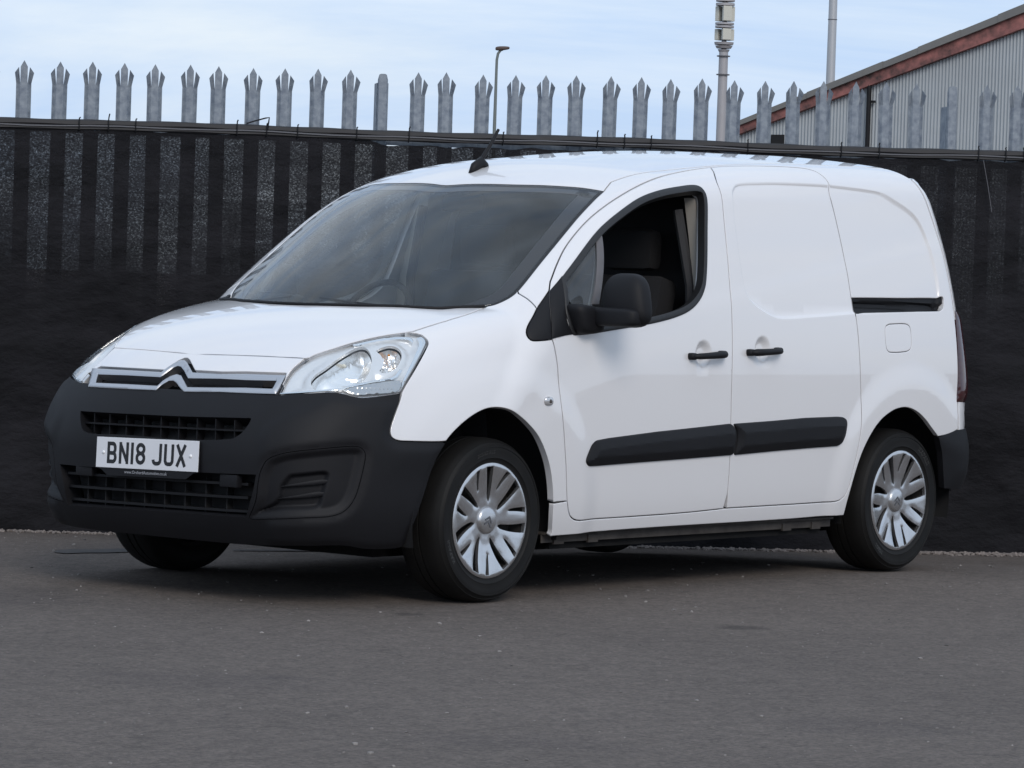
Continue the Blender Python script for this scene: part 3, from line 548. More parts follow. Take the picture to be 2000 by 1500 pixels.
patch('tar_seam', [(104, 1079), (112, 1076), (140, 1074), (190, 1074.5), (235, 1073), (330, 1072), (330, 1078), (260, 1079), (210, 1081), (165, 1081), (130, 1082.5), (112, 1081)])
patch('tar_seam', [(455, 1075), (560, 1075), (800, 1077), (800, 1078.5), (560, 1077), (455, 1077)])
# gravel at the foot of the fence and loose grit on the asphalt
def pebbles(pos, sizes):
    ico = bmesh.new(); bmesh.ops.create_icosphere(ico, subdivisions=1, radius=1); iv = np.array([v.co[:] for v in ico.verts]); iff = [tuple(v.index for v in f.verts) for f in ico.faces]; ico.free()
    V = []; F = []
    for p, s in zip(pos, sizes):
        o = len(V); a = rng.uniform(0, 6.28); c, sn = math.cos(a), math.sin(a); q = iv*(1+rng.uniform(-.28, .28, (len(iv), 1)))*np.array([s*rng.uniform(.8, 1.5), s, s*rng.uniform(.45, .8)])
        V += (np.stack([q[:, 0]*c-q[:, 1]*sn, q[:, 0]*sn+q[:, 1]*c, q[:, 2]], 1)+p).tolist(); F += [tuple(i+o for i in f) for f in iff]
    return V, F
GRAV = mat('gravel', (.11, .096, .088), .9, noise=(45, 1., (.26, .22, .20)))
pos = []; sz = []
for _ in range(5200):
    l = rng.uniform(-3.6, 3.9); d = 17.0+.165*l-.03-abs(rng.normal(0, .055)); x, y = plan(l, d); s = rng.uniform(.004, .014); pos.append((x, y, float(ground_z(x, y))+s*.35)); sz.append(s)
o = link('gravel_strip', mesh('gravel_strip', *pebbles(pos, sz)), None, GRAV); o['kind'] = 'stuff'; o['label'] = 'loose gravel along the foot of the fence'
pos = []; sz = []
for _ in range(1500):
    l = rng.uniform(-2.4, 2.5); d = rng.uniform(8.4, 16.5); x, y = plan(l, d); s = rng.choice([.0015, .002, .003, .004, .006, .008], p=[.34, .3, .2, .1, .045, .015]); pos.append((x, y, float(ground_z(x, y))+s*.3)); sz.append(s)
o = link('loose_grit', mesh('loose_grit', *pebbles(pos, sz)), None, mat('grit', (.30, .275, .255), .9, noise=(3, 1., (.05, .047, .045)))); o['kind'] = 'stuff'; o['label'] = 'fine loose grit scattered on the asphalt'

def chain_sym(near, drop=.015):
    n = [p for p in near if p[1] < -drop]; return n, mir(n)[::-1]
def crv2(c, ds=.009):
    q = smooth_loop(crspline([(p[0], p[2]) for p in list(c)+[c[0]]], ds)[:-1], 4); q = np.concatenate([q, q[:1]]); s = np.concatenate([[0], np.cumsum(np.linalg.norm(np.diff(q, axis=0), axis=1))]); t = np.linspace(0, s[-1], int(s[-1]/ds)+1)[:-1]
    r = np.stack([np.interp(t, s, q[:, 0]), np.interp(t, s, q[:, 1])], 1); a, b = r, np.roll(r, -1, 0)
    return r if (a[:, 0]*b[:, 1]-b[:, 0]*a[:, 1]).sum() > 0 else r[::-1]
RECESS = crv2(C_recess); DISHES = [(C_dish1[0][0], C_dish1[0][2]), (C_dish2[0][0], C_dish2[0][2])]
def top_z(x, y):
    z = 2.1
    for _ in range(45): z -= .8*float(VAN.f(np.array([[x, y, z]]), False)[0])
    return z
van = tag(empty('van'), 'white compact panel van with black bumper and side mouldings, parked by the fence', 'van')

# ---- painted panels
lead_n, lead_f = chain_sym(C_hood_lead)
cowl_n, cowl_f = chain_sym(C_cowl)
bonnet = panel('bonnet', [lead_n+[(lead_n[-1][0]-.006, 0, lead_n[-1][2])]+lead_f, mir(C_hl_top[:-2]), mir(C_hood_side), [mir(cowl_n)[0]]+[(p[0]-.012, p[1], p[2]) for p in mir(cowl_n)]+[(p[0]-.012, p[1], p[2]) for p in cowl_n[::-1]], rv(C_hood_side), rv(C_hl_top[:-2])],
      'X', PAINT, van, mode='low', sp=.03, gap=.0025, depth=.03)
fascia = panel('front_panel', [[(x, y, z-.001) for x, y, z in lead_n+lead_f], mir(rv(C_hl_in)), Lin([(x, y, z+.007) for x, y, z in C_ch_top]), C_hl_in], 'N', PAINT, van, gap=.0022, ds=.007, depth=.03)
wn = C_ws_near
fender = panel('front_wing', [C_hl_top[-3:], C_hl_rear, C_bump_f, C_arch_f, [C_arch_f[-1], C_fd_low[-1]], rv(C_fd_low), rv(C_sail_front), rv(C_a_base), rv(wn[:5]), rv(C_hood_side)], 'X', PAINT, van, both=True, gap=.0022, depth=.03)
rj = [(x, -.605, top_z(x, -.605)) for x in (.97, 1.15, 1.4, 1.8, 2.2, 2.6, 2.9)]
flap_h = loop2d([C_flap+C_flap[:1]], 'X', .006); rail_h = loop2d([C_rail+C_rail[:1]], 'X', .008)
def ring_feats(dom, x0, x1):
    """rows of points along the pressed edge of the blanked window"""
    n = normals2d(RECESS); q = np.concatenate([RECESS+n*o for o in (-.013, -.009, -.0055, -.0025, 0, .0025, .0055, .009, .013)]); q = q[(q[:, 0] > x0) & (q[:, 0] < x1)]
    return to_dom(skin(q[:, 0], q[:, 1], 0., False), dom)
def dish_feats(dom):
    r = []
    for dx, dz in DISHES:
        c = on_skin(dx, dz); q = to_dom(c, dom)[0]; e = to_dom(on_skin(dx, dz+.01), dom)[0]; k = abs(e[1]-q[1])/.01
        for rr in (.008, .016, .022, .027, .032, .037, .042, .047, .052, .057, .062):
            n = max(8, int(rr*600)); a = np.arange(n)/n*2*math.pi; r.append(np.stack([q[0]+rr*np.cos(a), q[1]+rr*k*np.sin(a)], 1))
    return np.concatenate(r)
DF = dish_feats('X')
body_side = panel('body_side', [wn[4:], rj, C_q_rear, C_q_bot, C_arch_r, C_sill_bot, C_sill_fr, [C_sill_fr[-1], C_fd_low[-1]], C_d_bot, rv(C_s_bot), rv(C_s_rear), rv(C_s_top), C_d_top, [C_d_top[-1], C_fd_up[-1]], [C_fd_up[-1], C_a_base[-1]], rv(C_a_base)],
      'X', PAINT, van, holes=[flap_h, rail_h], both=True, gap=.0022, feats=ring_feats('X', 2.25, 3.2), hole_depth=.03)
door = panel('front_door', [C_fd_low, C_d_bot, C_d_rear, C_d_top, rv(C_fd_up)], 'X', PAINT, van, holes=[[C_win]], both=True, gap=.0022, feats=DF, hole_depth=.05)
slide = panel('sliding_door', [C_d_rear, C_s_top, C_s_rear, C_s_bot], 'X', PAINT, van, both=True, gap=.0022, feats=np.concatenate([DF, ring_feats('X', 1.4, 2.4)]))
flaps = panel('fuel_flap', [C_flap+C_flap[:1]], 'X', PAINT, body_side[0], gap=.002, ds=.006, sp=.02)
wt_n, _ = chain_sym(C_ws_top, .03); rear_t = [(3.0, -.4, top_z(3.0, -.4)), (3.03, 0, top_z(3.03, 0)), (3.0, .4, top_z(3.0, .4))]
roof = panel('roof', [[wn[-1]]+wt_n+[(wt_n[-1][0]-.012, 0, wt_n[-1][2])]+mir(wt_n)[::-1]+[mir(wn)[-1]], mir(rj), rear_t[::-1], rv(rj)], 'X', PAINT, van, gap=.0012, sp=.035)
# ---- windscreen
class Dom(list): pass
def np_loop(q): return Dom([tuple(p) for p in q])
bot_n = [(p[0]-.06, p[1], p[2]) for p in cowl_n]
WS = [wn[3:], wt_n, [(wt_n[-1][0]-.012, 0, wt_n[-1][2])], mir(wt_n)[::-1], mir(wn[3:])[::-1], mir(wn[:3])[::-1]+mir(bot_n[1:])+bot_n[1:][::-1]+wn[:3]]
windscreen = panel('windscreen', WS, 'X', WSGLASS, van, mode='cab', gap=.007, sp=.05, flange=False)
_q = loop2d(WS, 'X', .01)
_in = _q+normals2d(_q)*.052; 
for _ in range(6): _in = smooth_loop(_in, 2)
frit = panel('windscreen_border', WS, 'X', FRIT, windscreen, mode='cab', off=-.005, holes=[_in], gap=.001, sp=.03, flange=False)
panel('haze_pane', [np_loop(_in)], 'X', INNER, windscreen, mode='cab', off=-.006, gap=0, sp=.05, flange=False)
def seal_ring(name, segs, dom, m, parent, w, **k):
    q = loop2d(segs, dom, .008); i = smooth_loop(q+normals2d(q)*w, 2); return panel(name, segs, dom, m, parent, holes=[i], **k)
seal_ring('screen_seal', WS, 'X', RUBBER, windscreen, .010, mode='cab', off=-.001, gap=-.003, sp=.05, ds=.008, edge=.002)
# ---- side window, mirror sail
for s, d in ((1, door[0]), (-1, door[1])):
    q = loop2d([C_win], 'X', .008); i1 = smooth_loop(q+normals2d(q)*.016, 3)
    panel('window_seal', [C_win], 'X', RUBBER, d, holes=[i1], mirror=s < 0, off=.003, gap=-.003, sp=.03, ds=.008, pillow=([0, .006, .012, .02], [0, .004, .003, 0]), depth=.03, hole_depth=.035)
    panel('quarter_glass', [C_qlight+C_qlight[:1]], 'X', QGLASS, d, mirror=s < 0, off=-.010, gap=-.006, sp=.06, flange=False)
    panel('window_divider', [[C_divider[0], C_divider[1]], [C_divider[1], C_divider[2]], [C_divider[2], C_divider[3]], [C_divider[3], C_divider[0]]], 'X', mat('divider_grey', (.10, .095, .10), .45), d, mirror=s < 0, off=-.004, gap=0, sp=.05, pillow=([0, .012, .02], [0, .006, .006]))
    panel('mirror_sail', [C_fd_up, Lin(C_sail_top), C_sail_right, Lin(C_sail_low)], 'X', PLAST, d, mirror=s < 0, off=.003, gap=.0008, sp=.03, pillow=([0, .006, .02], [0, .003, .005]), depth=.012)
panel('window_glass', [C_win], 'X', GLASS, door[1], mirror=True, off=-.012, gap=.004, sp=.08, flange=False)
for s, d in ((1, fender[0]), (-1, fender[1])):
    panel('sail_trim', [C_sail_front, C_fd_up, [C_fd_up[-1], C_sail_front[0]]], 'X', PLAST, d, mirror=s < 0, off=.002, gap=.0008, sp=.03, pillow=([0, .006, .02], [0, .003, .004]), depth=.02)
# ---- mouldings, rail
for s, d, e in ((1, door[0], slide[0]), (-1, door[1], slide[1])):
    pw = ([0, .0015, .004, .034, .05], [0, .006, .009, .022, .022])
    panel('side_moulding', [Lin(C_mould1+C_mould1[:1])], 'X', PLAST, d, mirror=s < 0, gap=0, ds=.006, sp=.008, pillow=pw, depth=.006, roundit=4, sharp=17)
    panel('side_moulding', [Lin(C_mould2+C_mould2[:1])], 'X', PLAST, e, mirror=s < 0, gap=0, ds=.006, sp=.008, pillow=pw, depth=.006, roundit=4, sharp=17)
def groove(q2, p3, dd):
    z = p3[:, 2]; zm = 1.150; return -.008-.016*sst((.016-np.abs(z-zm+.006))/.006)
for s, b in ((1, body_side[0]), (-1, body_side[1])):
    panel('door_rail', [C_rail+C_rail[:1]], 'X', PLAST2, b, mirror=s < 0, gap=.0015, ds=.008, sp=.006, extra=groove, depth=.01)
    # bright lip along the rail
# ---- front bumper
bb_n = [p for p in C_bump_bot if p[1] < -.1 and p[1] > -1]
i_last = max(range(len(C_bump_bot)), key=lambda i: C_bump_bot[i][0])
bb = [p for p in C_bump_bot if p[1] < -.05][::-1]          # arch edge top -> bottom -> centre
top_mid = [(C_hl_bot[-1][0], C_hl_bot[-1][1], C_hl_bot[-1][2]-.004)]
near_chain = [rv(C_hl_bot), C_bump_f, bb]
far_chain = [mir(rv(bb)), mir(rv(C_bump_f)), mir(C_hl_bot)]
ug_h = loop2d([C_ug+C_ug[:1]], 'N', .008); lg_h = loop2d([C_lg[:4], C_lg[3:6], C_lg[5:8], C_lg[7:]+C_lg[:1]], 'N', .008)
fog_s = [C_fog+C_fog[:1]]; fog_h = smooth_loop(loop2d(fog_s, 'N', .008), 2); fog_m = fog_h[::-1]*np.array([-1, 1])
pod = loop2d([[p for p in C_hl_bot[2:8]], [(-.80, -.66, .74), (-.855, -.57, .70), (-.885, -.50, .64), (-.89, -.50, .56)], [(-.86, -.56, .0), (-.70, -.74, -.02), (-.20, -.90, -.05)], [(-.16, -.90, .0), (-.16, -.90, .60)], [(-.20, -.89, .66), (-.30, -.87, .68)], C_bump_f[::-1]], 'N', .02)
pod_m = pod[::-1]*np.array([-1, 1])
def pod_x(q2, p3, dd):
    return .008*(sst(poly_sd(q2, pod)/.045+.1)+sst(poly_sd(q2, pod_m)/.045+.1))*sst(dd/.02)
bumper = panel('front_bumper', near_chain+far_chain, 'N', PLAST, van, holes=[ug_h, lg_h, fog_h, fog_m], gap=.002, ds=.009, sp=.015, depth=.03, hole_depth=.07, extra=pod_x)
def fog_x(q2, p3, dd):
    qq = np.where(q2[:, :1] < 0, q2*np.array([-1, 1]), q2)
    return -.016*sst(dd/.030)-.018*sst(poly_sd(qq, POCK)/.016)
POCK = smooth_loop(loop2d([C_pocket+C_pocket[:1]], 'N', .008), 2)
for s in (1, -1):
    fp = panel('fog_lamp_blank', fog_s, 'N', PLAST, bumper, mirror=s < 0, gap=.0025, ds=.006, sp=.0048, depth=.03, extra=fog_x, roundit=2)
    for fin in (C_fin1, C_fin2):
        panel('louvre_fin', [fin[:4], fin[3:]+fin[:1]], 'N', PLAST, fp, mirror=s < 0, off=-.020, gap=0, ds=.006, sp=.012, depth=.022, pillow=([0, .006], [0, .003]))
def nslat(name, pts, hh, tt, off, m, parent):
    """horizontal slat along skin points, hh high, tt deep"""
    p = crspline_3(pts, .04); q = project(to_dom(p, 'N'), 'N', 'full', off); n = grad(q); n[:, 2] = 0; n /= np.linalg.norm(n, axis=1, keepdims=True)
    V = []; F = []
    for i in range(len(q)):
        a = q[i]; b = q[i]-n[i]*tt
        V += [a+[0, 0, hh/2], a-[0, 0, hh/2], b-[0, 0, hh/2], b+[0, 0, hh/2]]
    for i in range(len(q)-1):
        for j in range(4): F.append((4*i+j, 4*i+(j+1) % 4, 4*i+4+(j+1) % 4, 4*i+4+j))
    F += [(3, 2, 1, 0), tuple(4*(len(q)-1)+j for j in range(4))]
    return link(name, mesh(name, V, F), parent, m)
def crspline_3(p, ds):
    p = np.array(p, float); s = np.concatenate([[0], np.cumsum(np.linalg.norm(np.diff(p, axis=0), axis=1))]); n = max(2, int(s[-1]/ds)); t = np.linspace(0, s[-1], n+1)
    return np.stack([np.interp(t, s, p[:, i]) for i in range(3)], 1)
def back(name, loop, off, parent, m=BLACK):
    q = loop; me_q = project(q, 'N', 'full', off); 
    vo, eo, fo, ov, _, _ = delaunay_2d_cdt([Vector(p) for p in q], [(i, (i+1) % len(q)) for i in range(len(q))], [], 1, 1e-6)
    q2 = np.array([(v.x, v.y) for v in vo]); return link(name, mesh(name, project(q2, 'N', 'full', off), fo), parent, m)
back('grille_duct', ug_h-normals2d(ug_h)*.01, -.066, bumper); back('grille_duct', lg_h-normals2d(lg_h)*.01, -.068, bumper)
yl, yr = .385, -.445
nslat('grille_slat', [(-.9, .405, .622), (-.9, -.44, .634)], .006, .04, -.020, PLAST2, bumper)
for k in range(9):
    y = .345-.0935*k
    p = project(to_dom([(-.92, y, .628)], 'N'), 'N', 'full', -.026)[0]
    b = bmesh.new(); box(b, (p[0]+.02, p[1], .628), (.04, .005, .085)); bm_obj('grille_bar', b, PLAST2, bumper)
for z1, z2 in ((.432, .446), (.384, .398), (.336, .349)):
    nslat('grille_slat', [(-.9, .46, z1), (-.9, -.475, z2)], .009, .05, -.020, PLAST2, bumper)
for k in range(8):
    y = .38-.108*k
    b = bmesh.new(); p = project(to_dom([(-.92, y, .39)], 'N'), 'N', 'full', -.045)[0]; box(b, (p[0]+.012, p[1], .393), (.03, .006, .135)); bm_obj('grille_bar', b, BLACK, bumper)
for y in (.335, -.40):                                      # tow-eye covers
    b = bmesh.new(); p = project(to_dom([(-.92, y, .455)], 'N'), 'N', 'full', -.006)[0]; box(b, (p[0]+.012, p[1], .452+.003*(y < 0)), (.03, .085, .045), bevel=.004); bm_obj('towing_cover', b, PLAST, bumper, True)
# ---- grille and emblem
def _w(c): return [(x+.012*max(0, y-.40)/.06, y+.032*min(1, max(0, y-.40)/.06), z) for x, y, z in c]
C_ch_top, C_ch_bot, C_ch_out_l = _w(C_ch_top), _w(C_ch_bot), _w(C_ch_out_l)
gr_out = [Lin(C_ch_top), Lin(C_ch_out_r), Lin(C_ch_bot), Lin(C_ch_out_l)]; gr_in = [Lin(C_in_up_top), Lin(C_in_up_bot)]
def corner_loop(segs, ds=.006): return loop2d(segs, 'N', ds)
gi = corner_loop(gr_in)
grille = panel('grille_trim', gr_out, 'N', SATIN, van, holes=[gi], gap=.0, ds=.006, sp=.010, off=.002, pillow=([0, .002, .010, .02], [0, .003, .0075, .0075]), depth=.03, hole_depth=.035)
go = loop2d([[(x, y, .80) for x, y in ((-.75, .50), (-.80, .3), (-.83, 0), (-.80, -.3), (-.74, -.52))], [(-.74, -.52, .77), (-.80, -.3, .752), (-.83, 0, .752), (-.80, .3, .752), (-.75, .50, .752)]], 'N', .02)
back('grille_panel', loop2d([[(x, y, z+.03) for x, y, z in C_ch_top], [(x, y, z-.02) for x, y, z in C_ch_bot]], 'N', .02), -.028, grille, PLAST2)
# ---- number plate
PLX, PLY, PLZ = -.9375, -.010, .5285
tilt = Matrix.Rotation(math.radians(-1.3), 3, 'X')@Matrix.Rotation(math.radians(3), 3, 'Y')
def plate_pt(u, w, d=0.):           # u to the viewer's right (towards -y), w up, d out
    v = tilt@Vector((-d, -u, w)); return (PLX+v.x, PLY+v.y, PLZ+v.z)
b = bmesh.new(); box(b, (0, 0, 0), (.003, .52, .111), bevel=.0014)
for f_ in (): pass
pl = bm_obj('number_plate', b, WHITEP, van); pl.matrix_world = Matrix.Translation((PLX, PLY, PLZ))@tilt.to_4x4()
def strokes(polys, w):
    """flat stroke mesh in (u,w)"""
    vf = []
    for closed, pts in polys:
        P_ = np.array(pts, float); n = len(P_); V = []; F = []
        for i in range(n):
            a = P_[(i-1) % n] if closed or i else P_[i]; c = P_[(i+1) % n] if closed or i < n-1 else P_[i]
            d1 = P_[i]-a; d2 = c-P_[i]; l1, l2 = np.linalg.norm(d1), np.linalg.norm(d2)
            d1 = d1/l1 if l1 > 1e-9 else d2/l2; d2 = d2/l2 if l2 > 1e-9 else d1
            n1 = np.array([-d1[1], d1[0]]); n2 = np.array([-d2[1], d2[0]]); nn = n1+n2; nn = nn/max(np.linalg.norm(nn), 1e-6); k = 1/max(nn@n1, .45)
            V += [P_[i]+nn*w/2*k, P_[i]-nn*w/2*k]
        for i in range(n if closed else n-1):
            j = (i+1) % n; F.append((2*i, 2*i+1, 2*j+1, 2*j))
        vf.append((V, F))
    V = []; F = []
    for v, f in vf: o = len(V); V += v; F += [tuple(i+o for i in q) for q in f]
    return V, F
def arc(cx, cy, rx, ry, a0, a1, n=8): return [(cx+rx*math.cos(math.radians(a0+(a1-a0)*i/n)), cy+ry*math.sin(math.radians(a0+(a1-a0)*i/n))) for i in range(n+1)]
sw = .0138; cw, chh = .050, .079; h_ = chh-sw; w_ = cw-sw
def glyph(c):
    if c == 'B': return [(True, [(0, 0), (w_-.012, 0)]+arc(w_-.012, .0155, .012, .0155, -90, 90)[1:]+[(0, .031)]), (True, [(0, .031), (w_-.014, .031)]+arc(w_-.014, .031+(h_-.031)/2, .012, (h_-.031)/2, -90, 90)[1:]+[(0, h_)])]
    if c == 'N': return [(False, [(0, -sw/2), (0, h_+sw/2)]), (False, [(0, h_), (w_, 0)]), (False, [(w_, -sw/2), (w_, h_+sw/2)])]
    if c == '1': return [(False, [(0, -sw/2), (0, h_+sw/2)])]
    if c == '8': return [(True, arc(w_/2, .017, w_/2, .017, 0, 360, 20)[:-1]), (True, arc(w_/2, .034+(h_-.034)/2, w_/2-.001, (h_-.034)/2, 0, 360, 20)[:-1])]
    if c == 'J': return [(False, [(w_, h_+sw/2), (w_, .014)]+arc(w_-.014, .014, .014, .014, 0, -90)[1:]+[(.014, 0)]+arc(.014, .014, .014, .014, -90, -180, 5)[1:])]
    if c == 'U': return [(False, [(0, h_+sw/2), (0, .014)]+arc(.014, .014, .014, .014, 180, 270)[1:]+[(w_-.014, 0)]+arc(w_-.014, .014, .014, .014, -90, 0)[1:]+[(w_, h_+sw/2)])]
    if c == 'X': return [(False, [(-.002, -sw/2), (w_+.002, h_+sw/2)]), (False, [(-.002, h_+sw/2), (w_+.002, -sw/2)])]
u = -.203
for ch_ in 'BN18 JUX':
    if ch_ == ' ': u += .033-.011; continue
    V, F = strokes(glyph(ch_), sw); wd = .014 if ch_ == '1' else cw
    me = mesh('plate_letter', [(-.0019-.0001*(i % 7), -(u+sw/2+v[0]), v[1]-h_/2) for i, v in enumerate(V)], F); link('plate_letter', me, pl, INK)
    u += wd+.011
for y in (-.222, .222):
    V, F = lathe([(0.0001, 0), (.004, .0003), (.0065, .0025), (.007, .004)], 16); o = link('plate_screw', mesh('plate_screw', [(-.0055+v[1], v[0]+y, v[2]) for v in V], F), pl, SCREW, True)
def text_mesh(name, s, size, m, parent, M, extrude=0.):
    c = bpy.data.curves.new(name, 'FONT'); c.body = s; c.size = size; c.align_x = 'CENTER'; c.extrude = extrude; c.resolution_u = 2
    o = bpy.data.objects.new(name, c); COL.objects.link(o); bpy.context.view_layer.update()
    me = bpy.data.meshes.new_from_object(o.evaluated_get(bpy.context.evaluated_depsgraph_get())); bpy.data.objects.remove(o); me.name = name
    if M is not None: me.transform(M)
    return link(name, me, parent, m)
TXT = Matrix(((0, 0, -1, 0), (-1, 0, 0, 0), (0, 1, 0, 0), (0, 0, 0, 1)))   # text plane -> plate plane
b = bmesh.new(); V = [(-.20, 0), (.20, 0), (.235, .022), (.262, .026), (.262, .10), (-.262, .10), (-.262, .026), (-.235, .022)]
fv = [b.verts.new((.003, -u_, w-.083)) for u_, w in V]; b.faces.new(fv); r = bmesh.ops.extrude_face_region(b, geom=b.faces[:]); bmesh.ops.translate(b, vec=(-.005, 0, 0), verts=[v for v in r['geom'] if isinstance(v, bmesh.types.BMVert)])
hold = bm_obj('plate_holder', b, PLAST, pl); hold.location = (.0035, 0, 0)
WTXT = mat('plate_web_text', (.35, .35, .37), .5)
text_mesh('plate_web_text', 'www.OrchardAutomotive.co.uk', .0165, WTXT, pl, Matrix.Translation((-.0035, 0, -.0735))@TXT)
text_mesh('plate_maker_text', 'JDB Motors', .007, INK, pl, Matrix.Translation((-.0021, -.225, -.052))@TXT) if False else None

# ---- headlights
HL = [C_hl_in, C_hl_top, C_hl_rear, C_hl_bot]
cl = lambda c: [list(c)+list(c[:1])]
hm_h = smooth_loop(loop2d(cl(C_hl_main), 'N', .006), 2); hi_h = smooth_loop(loop2d(cl(C_hl_ind), 'N', .006), 2)
def bowl(q2, p3, dd): return -.014-.024*sst((dd-.004)/.05)
def refl_bowl(dep, per, two):
    def f_(q2, p3, dd):
        t_ = 1-np.clip(dd/dd.max(), 0, 1); rib = np.abs(np.sin(q2[:, 1]*per)) if not two else np.abs(np.sin(q2[:, 1]*per)*np.sin(q2[:, 0]*per*.8))
        return -.036-dep*np.sqrt(np.clip(1-t_**2, 0, 1))-(.0045 if not two else .006)*rib*sst(dd/.008)*(1 if two else sst((q2[:, 1]-np.median(q2[:, 1])-.002)/.006))
    return f_
for s in (1, -1):
    hl = panel('headlight', HL, 'N', HOUSING, van, mirror=s < 0, holes=[hm_h if s > 0 else hm_h, hi_h], gap=.002, ds=.007, sp=.009, depth=.03, extra=bowl, hole_depth=.012)
    panel('headlight_lens', HL, 'N', LENS, hl, mirror=s < 0, gap=.003, ds=.008, sp=.03, off=.001, flange=False)
    seal_ring('headlight_rim', HL, 'N', mat('rim_grey', (.10, .10, .105), .3), hl, .005, mirror=s < 0, gap=.0012, off=-.004, ds=.007, sp=.03, edge=.0015, flange=False)
    panel('main_reflector', cl(C_hl_main), 'N', REFL, hl, mirror=s < 0, gap=-.002, ds=.006, sp=.006, extra=refl_bowl(.055, 260, False), flange=False, roundit=2)
    panel('indicator_reflector', cl(C_hl_ind), 'N', REFL, hl, mirror=s < 0, gap=-.002, ds=.006, sp=.005, extra=refl_bowl(.030, 300, True), flange=False, roundit=2)
    def rod(name, a, b_, r, m):
        V, F = tube([a, b_], r, 10); V = [(v[0], v[1]*s, v[2]) for v in V]; return link(name, mesh(name, V, F), hl, m, True)
    c1 = np.mean(np.array(C_hl_main), 0); c2 = np.mean(np.array(C_hl_ind), 0)
    rod('bulb', c1+[.075, .06, .0], c1+[.045, .042, .004], .006, mat('bulb_glass', (.75, .72, .62), .12))
    rod('bulb', c2+[.05, .045, 0], c2+[.03, .026, 0], .005, mat('bulb_amber', (.55, .22, .03), .15))
    kw = dict(mirror=s < 0, gap=0, ds=.006, sp=.010, depth=.020, pillow=([0, .004], [0, .003]))
    panel('chrome_strip', [Lin(cl(C_hl_strip)[0])], 'N', CHROME, hl, off=-.003, **kw)
    panel('chrome_brow', cl(C_hl_brow), 'N', CHROME, hl, off=-.006, **kw)
    panel('chrome_edge', cl(C_hl_edge), 'N', CHROME, hl, off=-.004, **kw)
    panel('side_indicator', [Lin(cl(C_hl_low)[0])], 'N', AMBER, hl, mirror=s < 0, off=-.006, gap=0, ds=.006, sp=.005, depth=.01, extra=lambda q2, p3, dd: .004*np.abs(np.sin(q2[:, 0]*420))*np.abs(np.sin(q2[:, 1]*300))*sst(dd/.004))

# ---- windscreen furniture, aerial
def wiper(y0, y1, x0, dz):
    p0 = np.array([x0-.03, y0, top_z(x0-.03, y0)-.020]); p1 = np.array([x0, y1, top_z(x0, y1)-.018])
    tube_obj('wiper', [p0, p0*.5+p1*.5+[0, 0, -.004], p1], [.010, .008, .005], PLAST2, windscreen, 8)
wiper(-.42, .05, .03, 0); wiper(.22, .60, .08, 0)
tube_obj('cowl_seal', [(p[0]-.010, p[1], p[2]+.001) for p in mir(cowl_n)+cowl_n[::-1]], .0065, PLAST2, windscreen, 8)
ax, ay = .862, -.015; az = top_z(ax, ay)
V, F = tube([(ax-.045, ay, az-.022), (ax-.02, ay, az+.008), (ax+.02, ay, az+.030), (ax+.045, ay, az+.012), (ax+.055, ay, top_z(ax+.055, ay)-.004)], [.010, .020, .022, .020, .014], 14)
V = [(v[0], ay+(v[1]-ay)*.85, v[2]) for v in V]
aer = link('aerial', mesh('aerial', V, F), roof, PLAST2, True)
tube_obj('aerial_mast', [(ax+.018, ay, az+.035), (ax+.070, ay, az+.095), (ax+.122, ay, az+.165)], [.0095, .008, .006], PLAST2, aer, 10)

# ---- mirrors
def superell(c, s, n1, n2, nu=28, nv=18, shape=None):
    V = []; F = []
    f = lambda w, m: np.sign(w)*np.abs(w)**m
    for i in range(nv+1):
        ph = -math.pi/2+math.pi*i/nv
        for j in range(nu):
            th = 2*math.pi*j/nu
            p = np.array([f(math.cos(ph), n1)*f(math.cos(th), n2), f(math.cos(ph), n1)*f(math.sin(th), n2), f(math.sin(ph), n1)])
            if shape: p = shape(p)
            V.append(np.array(c)+p*np.array(s))
    for i in range(nv):
        for j in range(nu): F.append((i*nu+j, i*nu+(j+1) % nu, (i+1)*nu+(j+1) % nu, (i+1)*nu+j))
    return V, F
def head_shape(p):
    x, y, z = p; y2 = y*(1-.16*(z+.2)) ; 
    if x < 0: x = x*(1-.25*z*z)
    else: x = x*.55
    return np.array([x+.10*z, y2+.05*z, z])
def arm_shape(p): return p
for s, d in ((1, door[0]), (-1, door[1])):
    hc = (.562, -1.022, 1.138) if s > 0 else (.74, -.955, 1.140)          # the far mirror is folded in
    V, F = superell(hc, (.064, .106, .102) if s > 0 else (.098, .062, .100), .60, .62, shape=head_shape if s > 0 else None)
    V2, F2 = superell((hc[0]-.028, hc[1]+.035, hc[2]-.064), (.062, .128, .036) if s > 0 else (.13, .06, .036), .42, .42)
    def flip(V): return [(v[0], v[1]*s, v[2]) for v in V]
    mh = link('door_mirror', mesh('door_mirror', flip(V), [f if s > 0 else f[::-1] for f in F]), d, PLAST, True)
    link('mirror_base', mesh('mirror_base', flip(V2), [f if s > 0 else f[::-1] for f in F2]), mh, PLAST, True)
    V3, F3 = superell((.475, -.885, 1.062), (.075, .055, .055), .5, .6, shape=lambda p: np.array([p[0]-.25*p[2], p[1], p[2]*(1-.12*p[0])]))
    link('mirror_arm', mesh('mirror_arm', flip(V3), [f if s > 0 else f[::-1] for f in F3]), mh, PLAST, True)
    if s > 0:
        V4, F4 = superell((.596, -1.030, 1.148), (.005, .070, .070), .6, .6); link('mirror_glass', mesh('mirror_glass', flip(V4), F4), mh, CHROME, True)
